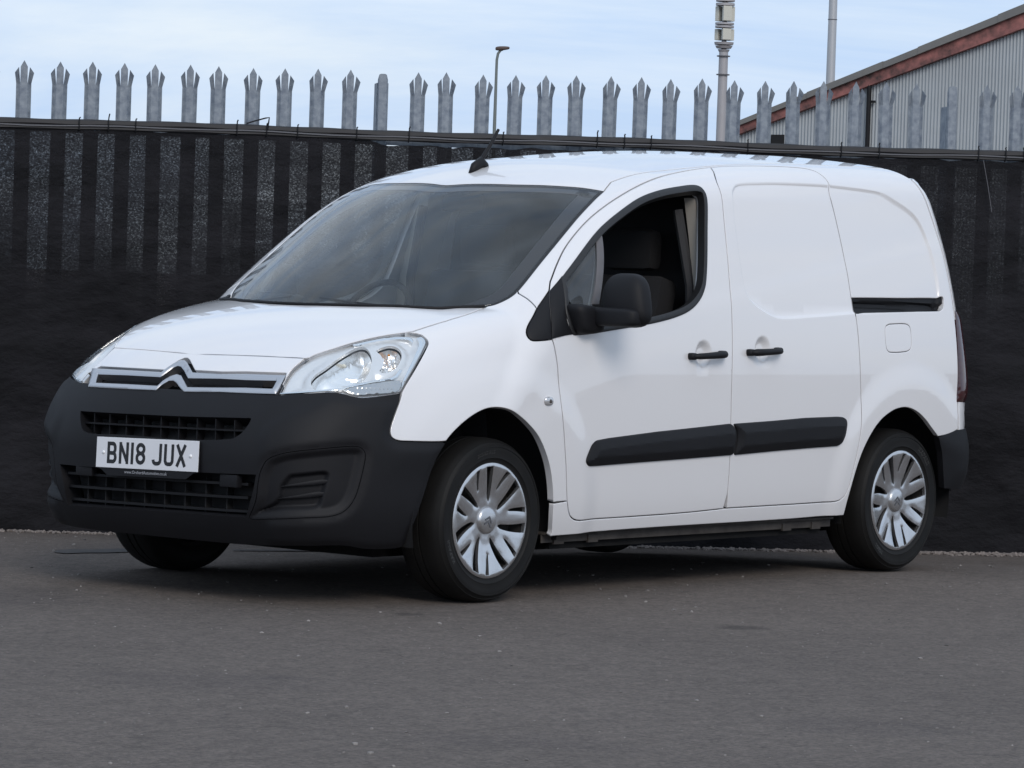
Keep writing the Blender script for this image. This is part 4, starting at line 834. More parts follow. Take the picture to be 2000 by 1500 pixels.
# ---- door handles, repeaters
for s in (1, -1):
    for par, x0, x1, z0, z1, key in ((door, 1.135, 1.36, .925, .936, 1), (slide, 1.526, 1.742, .942, .951, -1)):
        ys = lambda x, z: on_skin(x, z)[1]
        k = 9; pts = []; rr = []
        yb = min(ys(x0, z0), ys(x1, z1))
        for i in range(k):
            t = i/(k-1); x = x0+(x1-x0)*t; z = z0+(z1-z0)*t; e = min(t, 1-t)*2
            pts.append((x, yb-.012-.026*sst(e*2.6), z)); fat = t if key > 0 else 1-t
            rr.append((.0115+.0035*fat)*(1 if 0 < i < k-1 else .6))
        V, F = tube(pts, rr, 12); V = [(v[0], v[1]*s, v[2]) for v in V]
        h = link('door_handle', mesh('door_handle', V, F), par[0 if s > 0 else 1], PLAST2, True)
        for t in (.06, .94):
            p = np.array(pts[0])*(1-t)+np.array(pts[-1])*t
            V, F = superell((p[0], p[1]+.004, p[2]), (.020, .018, .014), .6, .6, 14, 8); link('handle_end', mesh('handle_end', [(v[0], v[1]*s, v[2]) for v in V], F), h, PLAST2, True)
    rp = C_repeater[0]; V, F = superell((rp[0], on_skin(rp[0], rp[2])[1], rp[2]), (.026, .010, .017), .7, .8, 18, 10)
    rl = link('side_repeater', mesh('side_repeater', [(v[0], v[1]*s, v[2]) for v in V], F), fender[0 if s > 0 else 1], mat('repeater_lens', (.55, .55, .56), .08, .5, coat=1.), True)
    V, F = superell((rp[0]+.002, on_skin(rp[0], rp[2])[1]-.006, rp[2]), (.010, .006, .008), .7, .8, 12, 8)
    link('repeater_core', mesh('repeater_core', [(v[0], v[1]*s, v[2]) for v in V], F), rl, mat('repeater_dark', (.06, .05, .045), .2), True)
# ---- rear: doors, lamps, bumper
qr = C_q_rear
rd = [[(p[0]+.006, p[1], p[2]) for p in qr if p[2] > .60], [(3.1, -.86, .57), (3.4, -.4, .55), (3.42, 0, .55), (3.4, .4, .55), (3.1, .86, .57)], [(p[0]+.006, -p[1], p[2]) for p in qr[::-1] if p[2] > .60], [(3.0, .62, 1.70), (3.1, .3, 1.72), (3.12, 0, 1.725), (3.1, -.3, 1.72), (3.0, -.62, 1.70)]]
reard = panel('rear_doors', rd, 'R', PAINT, van, gap=.002, sp=.05)
for s in (1, -1):
    tl = panel('tail_lamp', [[(3.128, -.862, 1.13), (3.125, -.88, 1.0), (3.122, -.885, .85), (3.118, -.888, .735)], [(3.118, -.888, .735), (3.25, -.80, .735), (3.28, -.78, .76)], [(3.28, -.78, .76), (3.27, -.77, .95), (3.23, -.76, 1.13)], [(3.23, -.76, 1.13), (3.128, -.862, 1.13)]], 'R', RED, reard, mirror=s < 0, gap=0, ds=.008, sp=.015, off=.001, pillow=([0, .01, .04, .1], [0, .006, .014, .018]), depth=.02)
rb = [[(2.955, -.90, .585), (3.03, -.895, .597), (3.10, -.88, .615)], [(3.2, -.80, .62), (3.38, -.4, .60), (3.42, 0, .60), (3.38, .4, .60), (3.2, .80, .62)], [(3.10, .88, .615), (3.03, .895, .597), (2.955, .90, .585)], [(2.99, .89, .52), (3.02, .88, .42), (3.04, .87, .36)], [(3.2, .75, .35), (3.4, 0, .35), (3.2, -.75, .35)], [(3.04, -.87, .36), (3.02, -.88, .42), (2.99, -.89, .52)]]
panel('rear_bumper', rb, 'R', PLAST, van, gap=.001, sp=.03, off=.004, pillow=([0, .02, .07, .2], [0, .005, .016, .022]), depth=.03)

# ---- wheels
WZ, WR = .316, .304
def wheel_cover_mesh():
    O = np.array([(.2125*math.cos(a), .2125*math.sin(a)) for a in np.arange(120)/120*2*math.pi]); holes = []
    def slot(a, r0, r1, w0, w1, sw_):
        L_ = []
        for t in np.linspace(0, 1, 9): L_.append((r0+(r1-r0)*t, 1, t))
        q = []
        for sgn in (1, -1):
            seq = L_ if sgn > 0 else L_[::-1]
            for r, _, t in seq:
                w = (w0+(w1-w0)*t**.8)*(1 if t > .03 else .45); an = a+sw_*(t-.5)+sgn*w/r; q.append((r*math.cos(an), r*math.sin(an)))
        q = np.array(q); x, y = q[:, 0], q[:, 1]
        if (x*np.roll(y, -1)-np.roll(x, -1)*y).sum() < 0: q = q[::-1]
        return q
    for k in range(7):
        a = 2*math.pi*(k+.12)/7
        holes.append(slot(a, .070, .2005, .0062, .0190, .16)); holes.append(slot(a+math.pi/7+.02, .122, .2005, .0032, .0100, -.10))
    pts = O.tolist(); ed = [(i, (i+1) % 120) for i in range(120)]; lo = [list(range(120))]
    for h in holes:
        s0 = len(pts); pts += h.tolist(); ed += [(s0+i, s0+(i+1) % len(h)) for i in range(len(h))]; lo.append(list(range(s0, s0+len(h))))
    for r in np.arange(.02, .212, .011):
        n = max(8, int(r*2*math.pi/.011)); 
        an = 2*math.pi*np.arange(n)/n+r; p = np.stack([r*np.cos(an), r*np.sin(an)], 1); ok = np.ones(n, bool)
        for h in holes: ok &= poly_sd(p, h) < -.003
        pts += p[ok].tolist()
    vo, _, fo, ov, _, _ = delaunay_2d_cdt([Vector(p) for p in pts], ed, [], 0, 1e-7)
    q = np.array([(v.x, v.y) for v in vo]); T = np.array(fo); c = q[T].mean(1); ok = poly_sd(c, O) > 0
    for h in holes: ok &= poly_sd(c, h) < 0
    T = T[ok]; r = np.linalg.norm(q, axis=1); hd = np.full(len(q), 1.)
    for h in holes: hd = np.minimum(hd, np.maximum(-poly_sd(q, h), 0))
    y = np.interp(r, [0, .05, .09, .15, .195, .203, .2125], [-.834, -.834, -.833, -.843, -.853, -.856, -.850])-.0022*sst(hd/.008)*sst((r-.05)/.03)
    V = np.stack([q[:, 0], y, q[:, 1]], 1).tolist(); F = [tuple(t) for t in T.tolist()]
    w = {j: i for i, l in enumerate(ov) for j in l}
    for L_ in lo:
        s0 = len(V)
        for j in L_: v = V[w[j]]; V.append((v[0]*.998, v[1]+.014, v[2]*.998))
        for i in range(len(L_)): j = (i+1) % len(L_); F.append((w[L_[i]], s0+i, s0+j, w[L_[j]]))
    me = mesh('wheel_cover', V, F); b = bmesh.new(); b.from_mesh(me); bmesh.ops.recalc_face_normals(b, faces=b.faces[:]); b.to_mesh(me); b.free(); autosmooth(me, 38); me.materials.append(SILVER); return me
wc_me = wheel_cover_mesh()
tp = [(.205, -.838), (.214, -.850), (.222, -.851), (.232, -.855), (.2335, -.8575), (.238, -.8575), (.2395, -.8570), (.262, -.862), (.278, -.8605), (.2795, -.8630), (.284, -.8625), (.2855, -.8590), (.297, -.851), (.299, -.852), (.308, -.838), (.3135, -.822), (.316, -.795), (.316, -.770), (.311, -.769), (.311, -.763), (.316, -.762), (.3165, -.735), (.311, -.734), (.311, -.728), (.316, -.727), (.315, -.690), (.308, -.668), (.29, -.652), (.25, -.648), (.205, -.665)]
tp = [(r if r < .2125 else .2125+(r-.2125)*(.304-.2125)/(.316-.2125), y) for r, y in tp]
V, F = lathe(tp, 96); ty_me = mesh('tyre', V, F); b = bmesh.new(); b.from_mesh(ty_me); bmesh.ops.recalc_face_normals(b, faces=b.faces[:]); b.to_mesh(ty_me); b.free(); autosmooth(ty_me, 40); ty_me.materials.append(TYRE)
V, F = lathe([(.205, -.846), (.198, -.80), (.190, -.79), (.185, -.70), (.19, -.67), (.205, -.665)], 48); V2, F2 = lathe([(.186, -.79), (.14, -.775), (.09, -.79), (.06, -.80), (.0001, -.80)], 32)
rim_me = mesh('steel_wheel', *merge((V, F), (V2, F2))); autosmooth(rim_me, 40); rim_me.materials.append(STEEL)
V, F = lathe([(.0001, -.8455), (.040, -.8455), (.046, -.843), (.0505, -.838), (.052, -.826)], 40); cap_me = mesh('hub_cap', V, F); autosmooth(cap_me, 35); cap_me.materials.append(SILVER)
def chevrons():
    vf = []
    for dz in (.006, -.010):
        V, F = strokes([(False, [(-.020, -.011+dz), (0, .007+dz), (.020, -.011+dz)])], .0065); vf.append(([(v[0], -.8470, v[1]) for v in V], F))
    return mesh('emblem', *merge(*vf))
em_me = chevrons(); em_me.materials.append(mat('emblem_grey', (.20, .20, .21), .35, .8))
def tyre_text(s, a_mid, r, size, flip=False):
    """raised lettering bent round the side wall; rotated by wheel angle"""
    c = bpy.data.curves.new('tyre_text', 'FONT'); c.body = s; c.size = size; c.align_x = 'CENTER'; c.resolution_u = 2; o = bpy.data.objects.new('t', c); COL.objects.link(o); bpy.context.view_layer.update()
    me = bpy.data.meshes.new_from_object(o.evaluated_get(bpy.context.evaluated_depsgraph_get())); bpy.data.objects.remove(o); me.name = 'tyre_lettering'
    for v in me.vertices:
        rr = (r-.006)+v.co.y*.9; a = a_mid-v.co.x/r; yy = np.interp(rr, [.222, .235, .262, .285, .297], [-.851, -.856, -.862, -.859, -.851])-.0012
        v.co = (rr*math.cos(a), yy, rr*math.sin(a))
    me.materials.append(mat('tyre_letters', (.050, .048, .047), .45)); return me
tt = [tyre_text('M601', math.radians(232), .250, .030), tyre_text('KAPAUI', math.radians(48), .250, .030)]
tt2 = [tyre_text('KAPAUI', math.radians(205), .250, .027), tyre_text('205/65 R15', math.radians(100), .252, .022)]
for x, s, dz, rot in ((0, 1, 0, .35), (2.728, 1, 0, .0), (0, -1, 0, .8), (2.728, -1, -.035, .2)):
    w = link('wheel', ty_me, van); w.location = (x, 0, WZ+dz); w.rotation_euler = (0, 0, 0 if s > 0 else math.pi)
    for nm, me in (('steel_wheel', rim_me), ('wheel_cover', wc_me), ('hub_cap', cap_me), ('emblem', em_me)):
        o = link(nm, me, w); o.rotation_euler = (0, rot, 0)
    if s > 0:
        for me in (tt if x > 1 else tt2): link('tyre_lettering', me, w)
    a, b_ = sorted((s*-.60, s*-.885))
    # arch liner
    V, F = lathe([(.425, -.838), (.425, -.60), (.0001, -.60)], 40, 'y', math.radians(-12), math.radians(192)); V = [(v[0]*.985+x, v[1]*s, v[2]*.985+.316) for v in V]
    link('arch_liner', mesh('arch_liner', V, F), van, BLACK, True)

# ---- underbody, sill seams
b = bmesh.new(); box(b, (1.45, 0, .235), (3.5, 1.10, .13)); box(b, (1.33, 0, .250), (1.8, 1.58, .12)); box(b, (-.50, 0, .29), (.40, 1.10, .05)); box(b, (3.1, 0, .36), (.4, 1.5, .05))
bm_obj('floor_pan', b, UNDER, van)
b = bmesh.new(); box(b, (.1, .15, .235), (.6, .5, .06), bevel=.02); box(b, (.62, .0, .19), (.18, 1.30, .035), bevel=.015)
bm_obj('subframe', b, UNDER, van)
tube_obj('rear_axle', [(2.728, -.72, .27), (2.6, -.5, .27), (2.6, .5, .27), (2.728, .72, .25)], .045, UNDER, van)
V, F = superell((2.15, -.25, .225), (.32, .24, .075), .5, .5); link('spare_wheel_carrier', mesh('spare_wheel_carrier', V, F), van, UNDER, True)
tube_obj('exhaust', [(.7, .1, .23), (1.6, .12, .22), (2.4, .3, .22), (3.25, .45, .24)], .03, STEEL, van)
for s in (1, -1):
    b = bmesh.new(); box(b, (1.31, -.812*s, .236), (1.92, .004, .036)); box(b, (1.31, -.800*s, .254), (1.92, .06, .008))
    for x in (.45, .66, 1.95, 2.16): box(b, (x, -.815*s, .226), (.06, .010, .030))
    bm_obj('sill_seam', b, SEAM, van)
# ---- interior
b = bmesh.new(); bv = [(-.72, .35), (.72, .35), (.74, 1.1), (.70, 1.45), (.60, 1.62), (.4, 1.68), (-.4, 1.68), (-.60, 1.62), (-.70, 1.45), (-.74, 1.1)]; b.faces.new([b.verts.new((1.58, y, z)) for y, z in bv]); bm_obj('bulkhead', b, mat('bulkhead_dark', (.012, .012, .014), .9), van)
b = bmesh.new(); box(b, (.9, 0, .40), (1.4, 1.5, .03)); bm_obj('cabin_floor', b, BLACK, van)
dv = [(.02, 1.03), (.12, 1.055), (.40, 1.04), (.56, 1.00), (.62, .92), (.60, .75), (.45, .55), (.10, .50)]
V = []; F = []
for y in np.linspace(-.72, .72, 9):
    for x, z in dv: V.append((x+.05*(y/.72)**2, y, z-.03*(y/.72)**2+.03*math.exp(-((y-.36)/.16)**2)*(z > .9)))
for i in range(8):
    for j in range(len(dv)): F.append((i*len(dv)+j, i*len(dv)+(j+1) % len(dv), (i+1)*len(dv)+(j+1) % len(dv), (i+1)*len(dv)+j))
link('dashboard', mesh('dashboard', V, F), van, DASH, True)
V, F = lathe([(.175+.013*math.cos(a), .013*math.sin(a)) for a in np.arange(9)/8*2*math.pi], 32, 'z'); M_ = Matrix.Translation((.70, .37, 1.02))@Matrix.Rotation(math.radians(-62), 4, 'Y')
sw_me = mesh('steering_wheel', V, F); sw_me.transform(M_); stw = link('steering_wheel', sw_me, van, PLAST2, True)
b = bmesh.new(); box(b, (0, 0, -.01), (.10, .33, .03), bevel=.01); box(b, (-.05, 0, -.1), (.05, .06, .2)); bmesh.ops.transform(b, matrix=M_, verts=b.verts[:]); bm_obj('steering_column', b, PLAST2, stw, True)
for y in (-.38, .38):
    b = bmesh.new(); box(b, (1.02, y, .62), (.50, .50, .16), bevel=.05)
    st = bm_obj('seat', b, CLOTH, van, True)
    b = bmesh.new(); box(b, (0, 0, 0), (.13, .48, .62), Matrix.Rotation(math.radians(14), 3, 'Y'), bevel=.05); bmesh.ops.translate(b, vec=(1.30, y, .93), verts=b.verts[:]); bm_obj('seat_back', b, CLOTH, st, True)
    b = bmesh.new(); box(b, (1.415, y, 1.34), (.09, .26, .17), bevel=.04); bm_obj('headrest', b, CLOTH, st, True)
for s in (1, -1):
    pts = [(1.36, 1.0), (1.36, 1.2), (1.375, 1.4), (1.39, 1.55)]
    V = []; F = []
    for x, z in pts:
        yo = on_skin(x, z)[1]+.055
        V += [(x-.02, yo*s, z), (x+.14, yo*s, z), (x+.14, (yo+.06)*s, z), (x-.02, (yo+.05)*s, z)]
    for i in range(3):
        for j in range(4): F.append((4*i+j, 4*i+(j+1) % 4, 4*i+4+(j+1) % 4, 4*i+4+j))
    bp_ = link('pillar_trim', mesh('pillar_trim', V, F), van, TRIM)
    V, F = tube([(1.33, (on_skin(1.39, 1.5)[1]+.12)*s, 1.50), (1.34, (on_skin(1.39, 1.2)[1]+.12)*s, 1.2), (1.36, -.76*s, .6)], .02, 6); V = [(v[0], v[1], v[2]) for v in V]
    link('seat_belt', mesh('seat_belt', V, F), van, mat('belt', (.03, .03, .032), .8))
    # inner door card
    b = bmesh.new(); box(b, (.93, -.80*s, .70), (.95, .05, .58), bevel=.02); bm_obj('door_card', b, DASH, door[0 if s > 0 else 1], True)
b = bmesh.new(); box(b, (.80, 0, 1.50), (.03, .22, .07), bevel=.02); box(b, (.765, 0, 1.555), (.05, .08, .06), bevel=.01); bm_obj('rear_view_mirror', b, PLAST2, windscreen, True)
hl_pts = []
b = bmesh.new()
for x in (1.0, 1.3, 1.58): hl_pts.append([b.verts.new((x, y, top_z(x, y)-.035)) for y in np.linspace(-.58, .58, 7)])
for i in range(2):
    for j in range(6): b.faces.new((hl_pts[i][j], hl_pts[i][j+1], hl_pts[i+1][j+1], hl_pts[i+1][j]))
bm_obj('headlining', b, mat('headlining', (.18, .18, .18), .9), van, True)

# ------------------------------------------------------------------ palisade fence with black windbreak net
def fence_pt(u, z=0., out=0.):
    """u metres along the fence from the point straight ahead; out: towards the camera"""
    d = np.array([RH[0]*.987+FH[0]*.161, RH[1]*.987+FH[1]*.161]); n = np.array([d[1], -d[0]]); 
    if n@FH > 0: n = -n
    p = plan(0, 17.0)+d*u+n*out; return np.array([p[0], p[1], z])
FD = fence_pt(1.)-fence_pt(0.); FANG = math.atan2(FD[1], FD[0])
def u_of(px):
    """position along the fence seen at photo column px"""
    a, b_ = -6., 6.
    for _ in range(50):
        m_ = .5*(a+b_); v = fence_pt(m_, 2.0)-CAM; 
        if 1000+6933*(v@_r)/(v@_f) < px: a = m_
        else: b_ = m_
    return a
def galv():
    m = mat('galvanised_steel', (.235, .265, .30), .55, 0., .5, noise=(30, 1., (.125, .15, .19))); t = m.node_tree; oi = t.nodes.new('ShaderNodeObjectInfo'); c = [n for n in t.nodes if n.type == 'TEX_COORD'][0]; n = [n for n in t.nodes if n.type == 'TEX_NOISE'][0]
    sc = t.nodes.new('ShaderNodeVectorMath'); sc.operation = 'SCALE'; sc.inputs[3].default_value = 37.; cb = t.nodes.new('ShaderNodeCombineXYZ'); t.links.new(oi.outputs['Random'], cb.inputs[0]); t.links.new(oi.outputs['Random'], cb.inputs[2])
    t.links.new(cb.outputs[0], sc.inputs[0]); ad = t.nodes.new('ShaderNodeVectorMath'); t.links.new(c.outputs['Object'], ad.inputs[0]); t.links.new(sc.outputs[0], ad.inputs[1]); t.links.new(ad.outputs[0], n.inputs['Vector']); n.inputs['Detail'].default_value = 3
    return m
GALV = galv()
def pale_mesh(H, kind):
    """W-section pale, local origin at the foot, x across, y back, z up"""
    b = bmesh.new()
    if kind == 'post':
        prof = [(-.024, .012), (-.018, 0), (.018, 0), (.024, .012)]; tops = [H-.028, H-.004, H-.004, H-.028]; vb = [b.verts.new((x, y, 0)) for x, y in prof]; vt = [b.verts.new((x, y, t)) for (x, y), t in zip(prof, tops)]
        m1, m2 = b.verts.new((-.010, 0, H)), b.verts.new((.010, 0, H))
        b.faces.new((vb[0], vb[1], vt[1], vt[0])); b.faces.new((vb[1], vb[2], vt[2], m2, m1, vt[1])); b.faces.new((vb[2], vb[3], vt[3], vt[2]))
    else:
        zs = H-.112
        c = [b.verts.new(p) for p in ((-.0165, 0, 0), (.0165, 0, 0), (.0165, 0, zs), (.0165, -.001, H-.030), (0, -.001, H), (-.0165, -.001, H-.030), (-.0165, 0, zs))]
        b.faces.new(c)
        for s in (-1, 1):
            i0, it = (c[0], c[6]) if s < 0 else (c[1], c[2])
            m0 = b.verts.new((s*.027, .010, 0)); mt = b.verts.new((s*.0275, .009, zs)); o0 = b.verts.new((s*.0345, .004, 0)); ot = b.verts.new((s*.0355, .003, zs+.004))
            b.faces.new((i0, m0, mt, it)); b.faces.new((m0, o0, ot, mt))
            t0 = b.verts.new((s*.0255, -.014, H-.033)); t1 = b.verts.new((s*.0445, -.020, H-.060)); 
            b.faces.new((it, mt, t0)); b.faces.new((mt, ot, t1, t0))
    b.verts.index_update(); fr_ = [[v.index for v in f_.verts] for f_ in b.faces]; vv = [v.co[:] for v in b.verts]; ed = [(e.verts[0].index, e.verts[1].index) for e in b.edges if len(e.link_faces) == 1]; n0 = len(vv); b.free()
    me = mesh('pale', vv+[(x, y+.0035, z) for x, y, z in vv], fr_+[[i+n0 for i in q[::-1]] for q in fr_]+[(p, q, q+n0, p+n0) for p, q in ed]); me.materials.append(GALV); return me
pal_px = [-78, -15, 48, 113, 177, 241, 305, 368, 430, 492, 555, 618, 681, 748, 814, 875, 938, 1001, 1062, 1124, 1185, 1246, 1307, 1369, 1428, 1490, 1551, 1612, 1671, 1733, 1791, 1862, 1925, 1984, 2045, 2106]
fence = tag(empty('palisade_fence', fence_pt(0., -.06)), 'grey galvanised steel palisade fence with triple-pointed pales behind black netting', 'fence')
fence.rotation_euler = (0, 0, FANG)
H0 = 2.26; pm = pale_mesh(H0, 'pale'); pp = pale_mesh(H0-.012, 'post')
up = [u_of(p) for p in pal_px]
us = [(u, p) for u, p in zip(up, pal_px)]
for k in range(1, 9): us.append((up[0]-.154*k, 0)); us.append((up[-1]+.153*k, 0))
for u, p in us:
    o = link('pale', pp if p in (748, 1862) else pm, fence)
    top = 2.150+.031*(u+2.35)/2.5 if u < .1 else 2.181+.050*(u-.1)/2.35
    dz = top-(H0-.06)+rng.uniform(-.004, .004); o.location = (u, 0, dz*.5); o.scale = (1, 1, 1+dz*.5/H0); o.rotation_euler = (rng.uniform(-.008, .008), rng.uniform(-.006, .006), rng.uniform(-.12, .12))
for z in (.38, 1.925):
    b = bmesh.new(); box(b, (0, .032, z), (11, .045, .005)); box(b, (0, .012, z-.022), (11, .005, .045)); bm_obj('rail', b, GALV, fence)
for px_ in (748, 1862):
    b = bmesh.new(); box(b, (u_of(px_), .085, 1.05), (.055, .10, 2.25)); bm_obj('post', b, GALV, fence)
# net
def net_mat():
    m = bpy.data.materials.new('net_fabric'); m.use_nodes = True; t = m.node_tree; t.nodes.clear()
    o = t.nodes.new('ShaderNodeOutputMaterial'); x = t.nodes.new('ShaderNodeMixShader'); tr = t.nodes.new('ShaderNodeBsdfTransparent'); d = t.nodes.new('ShaderNodeBsdfPrincipled')
    d.inputs['Roughness'].default_value = .8; d.inputs['Specular IOR Level'].default_value = .18; c = t.nodes.new('ShaderNodeTexCoord')
    def noise(sc, det, mpv, rough=.6):
        mp_ = t.nodes.new('ShaderNodeMapping'); mp_.inputs['Scale'].default_value = mpv; t.links.new(c.outputs['Object'], mp_.inputs['Vector'])
        n = t.nodes.new('ShaderNodeTexNoise'); n.inputs['Scale'].default_value = sc; n.inputs['Detail'].default_value = det; n.inputs['Roughness'].default_value = rough; t.links.new(mp_.outputs['Vector'], n.inputs['Vector']); return n.outputs['Fac']
    def rng_(f, a, b_, lo, hi):
        r = t.nodes.new('ShaderNodeMapRange'); r.inputs[1].default_value = a; r.inputs[2].default_value = b_; r.inputs[3].default_value = lo; r.inputs[4].default_value = hi; t.links.new(f, r.inputs[0]); return r.outputs[0]
    def op(a, b_, k):
        q = t.nodes.new('ShaderNodeMath'); q.operation = k; t.links.new(a, q.inputs[0])
        if isinstance(b_, float): q.inputs[1].default_value = b_
        else: t.links.new(b_, q.inputs[1])
        return q.outputs[0]
    sn = t.nodes.new('ShaderNodeVectorMath'); sn.operation = 'SNAP'; sn.inputs[1].default_value = (.0052, 1., .0042); t.links.new(c.outputs['Object'], sn.inputs[0]); wn2 = t.nodes.new('ShaderNodeTexWhiteNoise'); t.links.new(sn.outputs[0], wn2.inputs['Vector'])
    pw = op(wn2.outputs['Value'], 3.0, 'POWER'); soft = rng_(noise(95, 2, (1, 1, 1.3), .7), .42, .72, .1, .9)
    fine = op(rng_(pw, 0., 1., .05, .29), soft, 'MULTIPLY')
    big = rng_(noise(3.2, 3, (1, 1, 1.6)), .35, .65, .55, 1.15)
    row = rng_(noise(26, 1, (.02, .02, 1)), .60, .74, 1., 1.9)
    sx_ = t.nodes.new('ShaderNodeSeparateXYZ'); t.links.new(c.outputs['Object'], sx_.inputs[0]); wob = rng_(noise(1.6, 4, (1, 1, .6)), .3, .7, -.34, .34)
    dens = rng_(op(sx_.outputs['Z'], wob, 'ADD'), 1.14, 1.58, .06, 1.)          # the lower part hangs double
    a = op(op(op(fine, big, 'MULTIPLY'), row, 'MULTIPLY'), dens, 'MULTIPLY')
    cr_ = t.nodes.new('ShaderNodeValToRGB'); cr_.color_ramp.elements[0].color = (.0045, .0045, .0058, 1); cr_.color_ramp.elements[1].color = (.0135, .013, .016, 1); cr_.color_ramp.elements[0].position = .35; cr_.color_ramp.elements[1].position = .7
    t.links.new(noise(2.3, 6, (1, 1, 2.2)), cr_.inputs['Fac']); t.links.new(cr_.outputs['Color'], d.inputs['Base Color'])
    bp = t.nodes.new('ShaderNodeBump'); bp.inputs['Strength'].default_value = .8; bp.inputs['Distance'].default_value = .03; t.links.new(noise(5, 5, (1, 1, 1.8)), bp.inputs['Height']); t.links.new(bp.outputs['Normal'], d.inputs['Normal'])
    t.links.new(a, x.inputs['Fac']); t.links.new(d.outputs['BSDF'], x.inputs[1]); t.links.new(tr.outputs['BSDF'], x.inputs[2]); t.links.new(x.outputs['Shader'], o.inputs['Surface']); MATS['net_fabric'] = m; return m
NET = net_mat()
net = tag(empty('windbreak_net', fence_pt(0., -.06, .055)), 'black shade net tied along the lower part of the palisade fence', 'net'); net.rotation_euler = (0, 0, FANG)
U0, U1 = -4.2, 4.4
def hem_z(u): return 1.893+.0125*u/2.4+.003*math.sin(u*3.1)+.06     # top of hem, local z
def fold(u, z):
    k_ = sst((1.45-z)/.6); return .010*math.sin(u*2.3+1.2*math.sin(z*1.7))+.006*math.sin(u*5.1-z*2.9)+k_*(.016*math.sin(z*3.3+u*1.9)+.011*math.sin(u*4.1+z*6.3+1.5*math.sin(u*1.3))+.006*math.sin(u*9-z*11)+.004*math.sin(u*17+z*13))
nu, nz = 300, 80; V = []; F = []
for j in range(nz+1):
    t_ = j/nz
    for i in range(nu+1):
        u = U0+(U1-U0)*i/nu; slit = .022*sst((u+.85)/.25)*sst((.78-u)/.2)+.008*sst((u-.7)/.3)*(.6+.4*math.sin(u*9))
        top = hem_z(u)-.046-slit+.004*math.sin(u*23)+.003*math.sin(u*41); z = -.02+t_*(top+.02); V.append((u, max(-fold(u, z)*(1-t_**6)-.006*(1-t_), -.10) if -fold(u, z) < .022 else .022, z))
for j in range(nz):
    for i in range(nu): F.append((j*(nu+1)+i, j*(nu+1)+i+1, (j+1)*(nu+1)+i+1, (j+1)*(nu+1)+i))
link('net_sheet', mesh('net_sheet', V, F), net, NET, True)
HEM = mat('net_hem', (.010, .010, .012), .55, noise=(6, .7, (.022, .021, .024)))
V = []; F = []; pr = [(-.004, .0), (-.010, -.006), (-.011, -.022), (-.006, -.027), (-.009, -.030), (-.010, -.044), (-.003, -.050), (.004, -.048), (.004, -.002)]; k = len(pr)
for i in range(nu+1):
    u = U0+(U1-U0)*i/nu; h = hem_z(u)
    for y, z in pr: V.append((u, y-.002*math.sin(u*7), h+z+.0015*math.sin(u*17+y*300)))
for i in range(nu):
    for j in range(k): F.append((i*k+j, i*k+(j+1) % k, (i+1)*k+(j+1) % k, (i+1)*k+j))
link('net_hem', mesh('net_hem', V, F), net, HEM)
tube_obj('hem_wire', [(U0+(U1-U0)*i/60, -.013, hem_z(U0+(U1-U0)*i/60)-.031+.003*math.sin(i*1.3)) for i in range(61)], .0042, mat('wire_grey', (.12, .12, .13), .5, .5), net, 6)
for px_, tail in ((155, .0), (212, .02), (265, 0), (462, .01), (520, 0), (580, .0), (695, .0), (797, .012), (980, 0), (1163, .02), (1216, .006), (1268, .004), (1456, .005), (1638, .01), (1712, .012), (1905, .01), (1958, .006), (1993, .01)):
    u = u_of(px_); h = hem_z(u); V, F = tube([(u, .006, h-.052), (u+.001, -.015, h-.048), (u, -.0165, h-.02), (u+.001, -.013, h+.004), (u+.003, .004, h+.008+tail*.4), (u+.006, 0, h+.010+tail)], .0034, 6)
    link('cable_tie', mesh('cable_tie', V, F), net, PLAST2)
u = u_of(480); tube_obj('loose_wire', [(u, -.012, hem_z(u)+.004), (u+.04, -.016, hem_z(u)+.018), (u+.09, -.02, hem_z(u)+.033), (u+.107, -.02, hem_z(u)+.036), (u+.105, -.016, hem_z(u)+.015), (u+.10, -.01, hem_z(u)-.03)], .0035, PLAST2, net, 6)
u = u_of(1915); tube_obj('loose_wire', [(u-.005, -.03, hem_z(u)-.05), (u+.02, -.035, hem_z(u)-.17), (u+.045, -.035, hem_z(u)-.30)], .0018, mat('twine', (.10, .10, .11), .7), net, 5)

# ------------------------------------------------------------------ beyond the fence
def at(px, py, d):
    """world point seen at photo position (px, py) at depth d"""
    return CAM+(_f+((px-1000)/6933)*_r+((750-py)/6933)*_u)*d
LAND = mat('dark_bank', (.010, .012, .009), .95, noise=(.8, .8, (.022, .024, .018)))
# low overgrown bank along the back of the fence
V = []; F = []
n_ = 120
for i in range(n_+1):
    l = -14+28*i/n_; h = .80+.10*math.sin(l*1.3)+.07*math.sin(l*3.7+1)+.04*math.sin(l*9.1)
    for d, z in ((19.2, -.1), (19.6, h*.75), (20.2, h), (21.5, h*1.02), (24, -.1)):
        x, y = plan(l, d+.16*l); V.append((x, y, z+(.03*math.sin(l*17+d*5) if z > 0 else 0)))
for i in range(n_):
    for j in range(4): F.append((i*5+j, i*5+j+1, (i+1)*5+j+1, (i+1)*5+j))
struct(link('grass_bank', mesh('grass_bank', V, F), None, LAND, True))
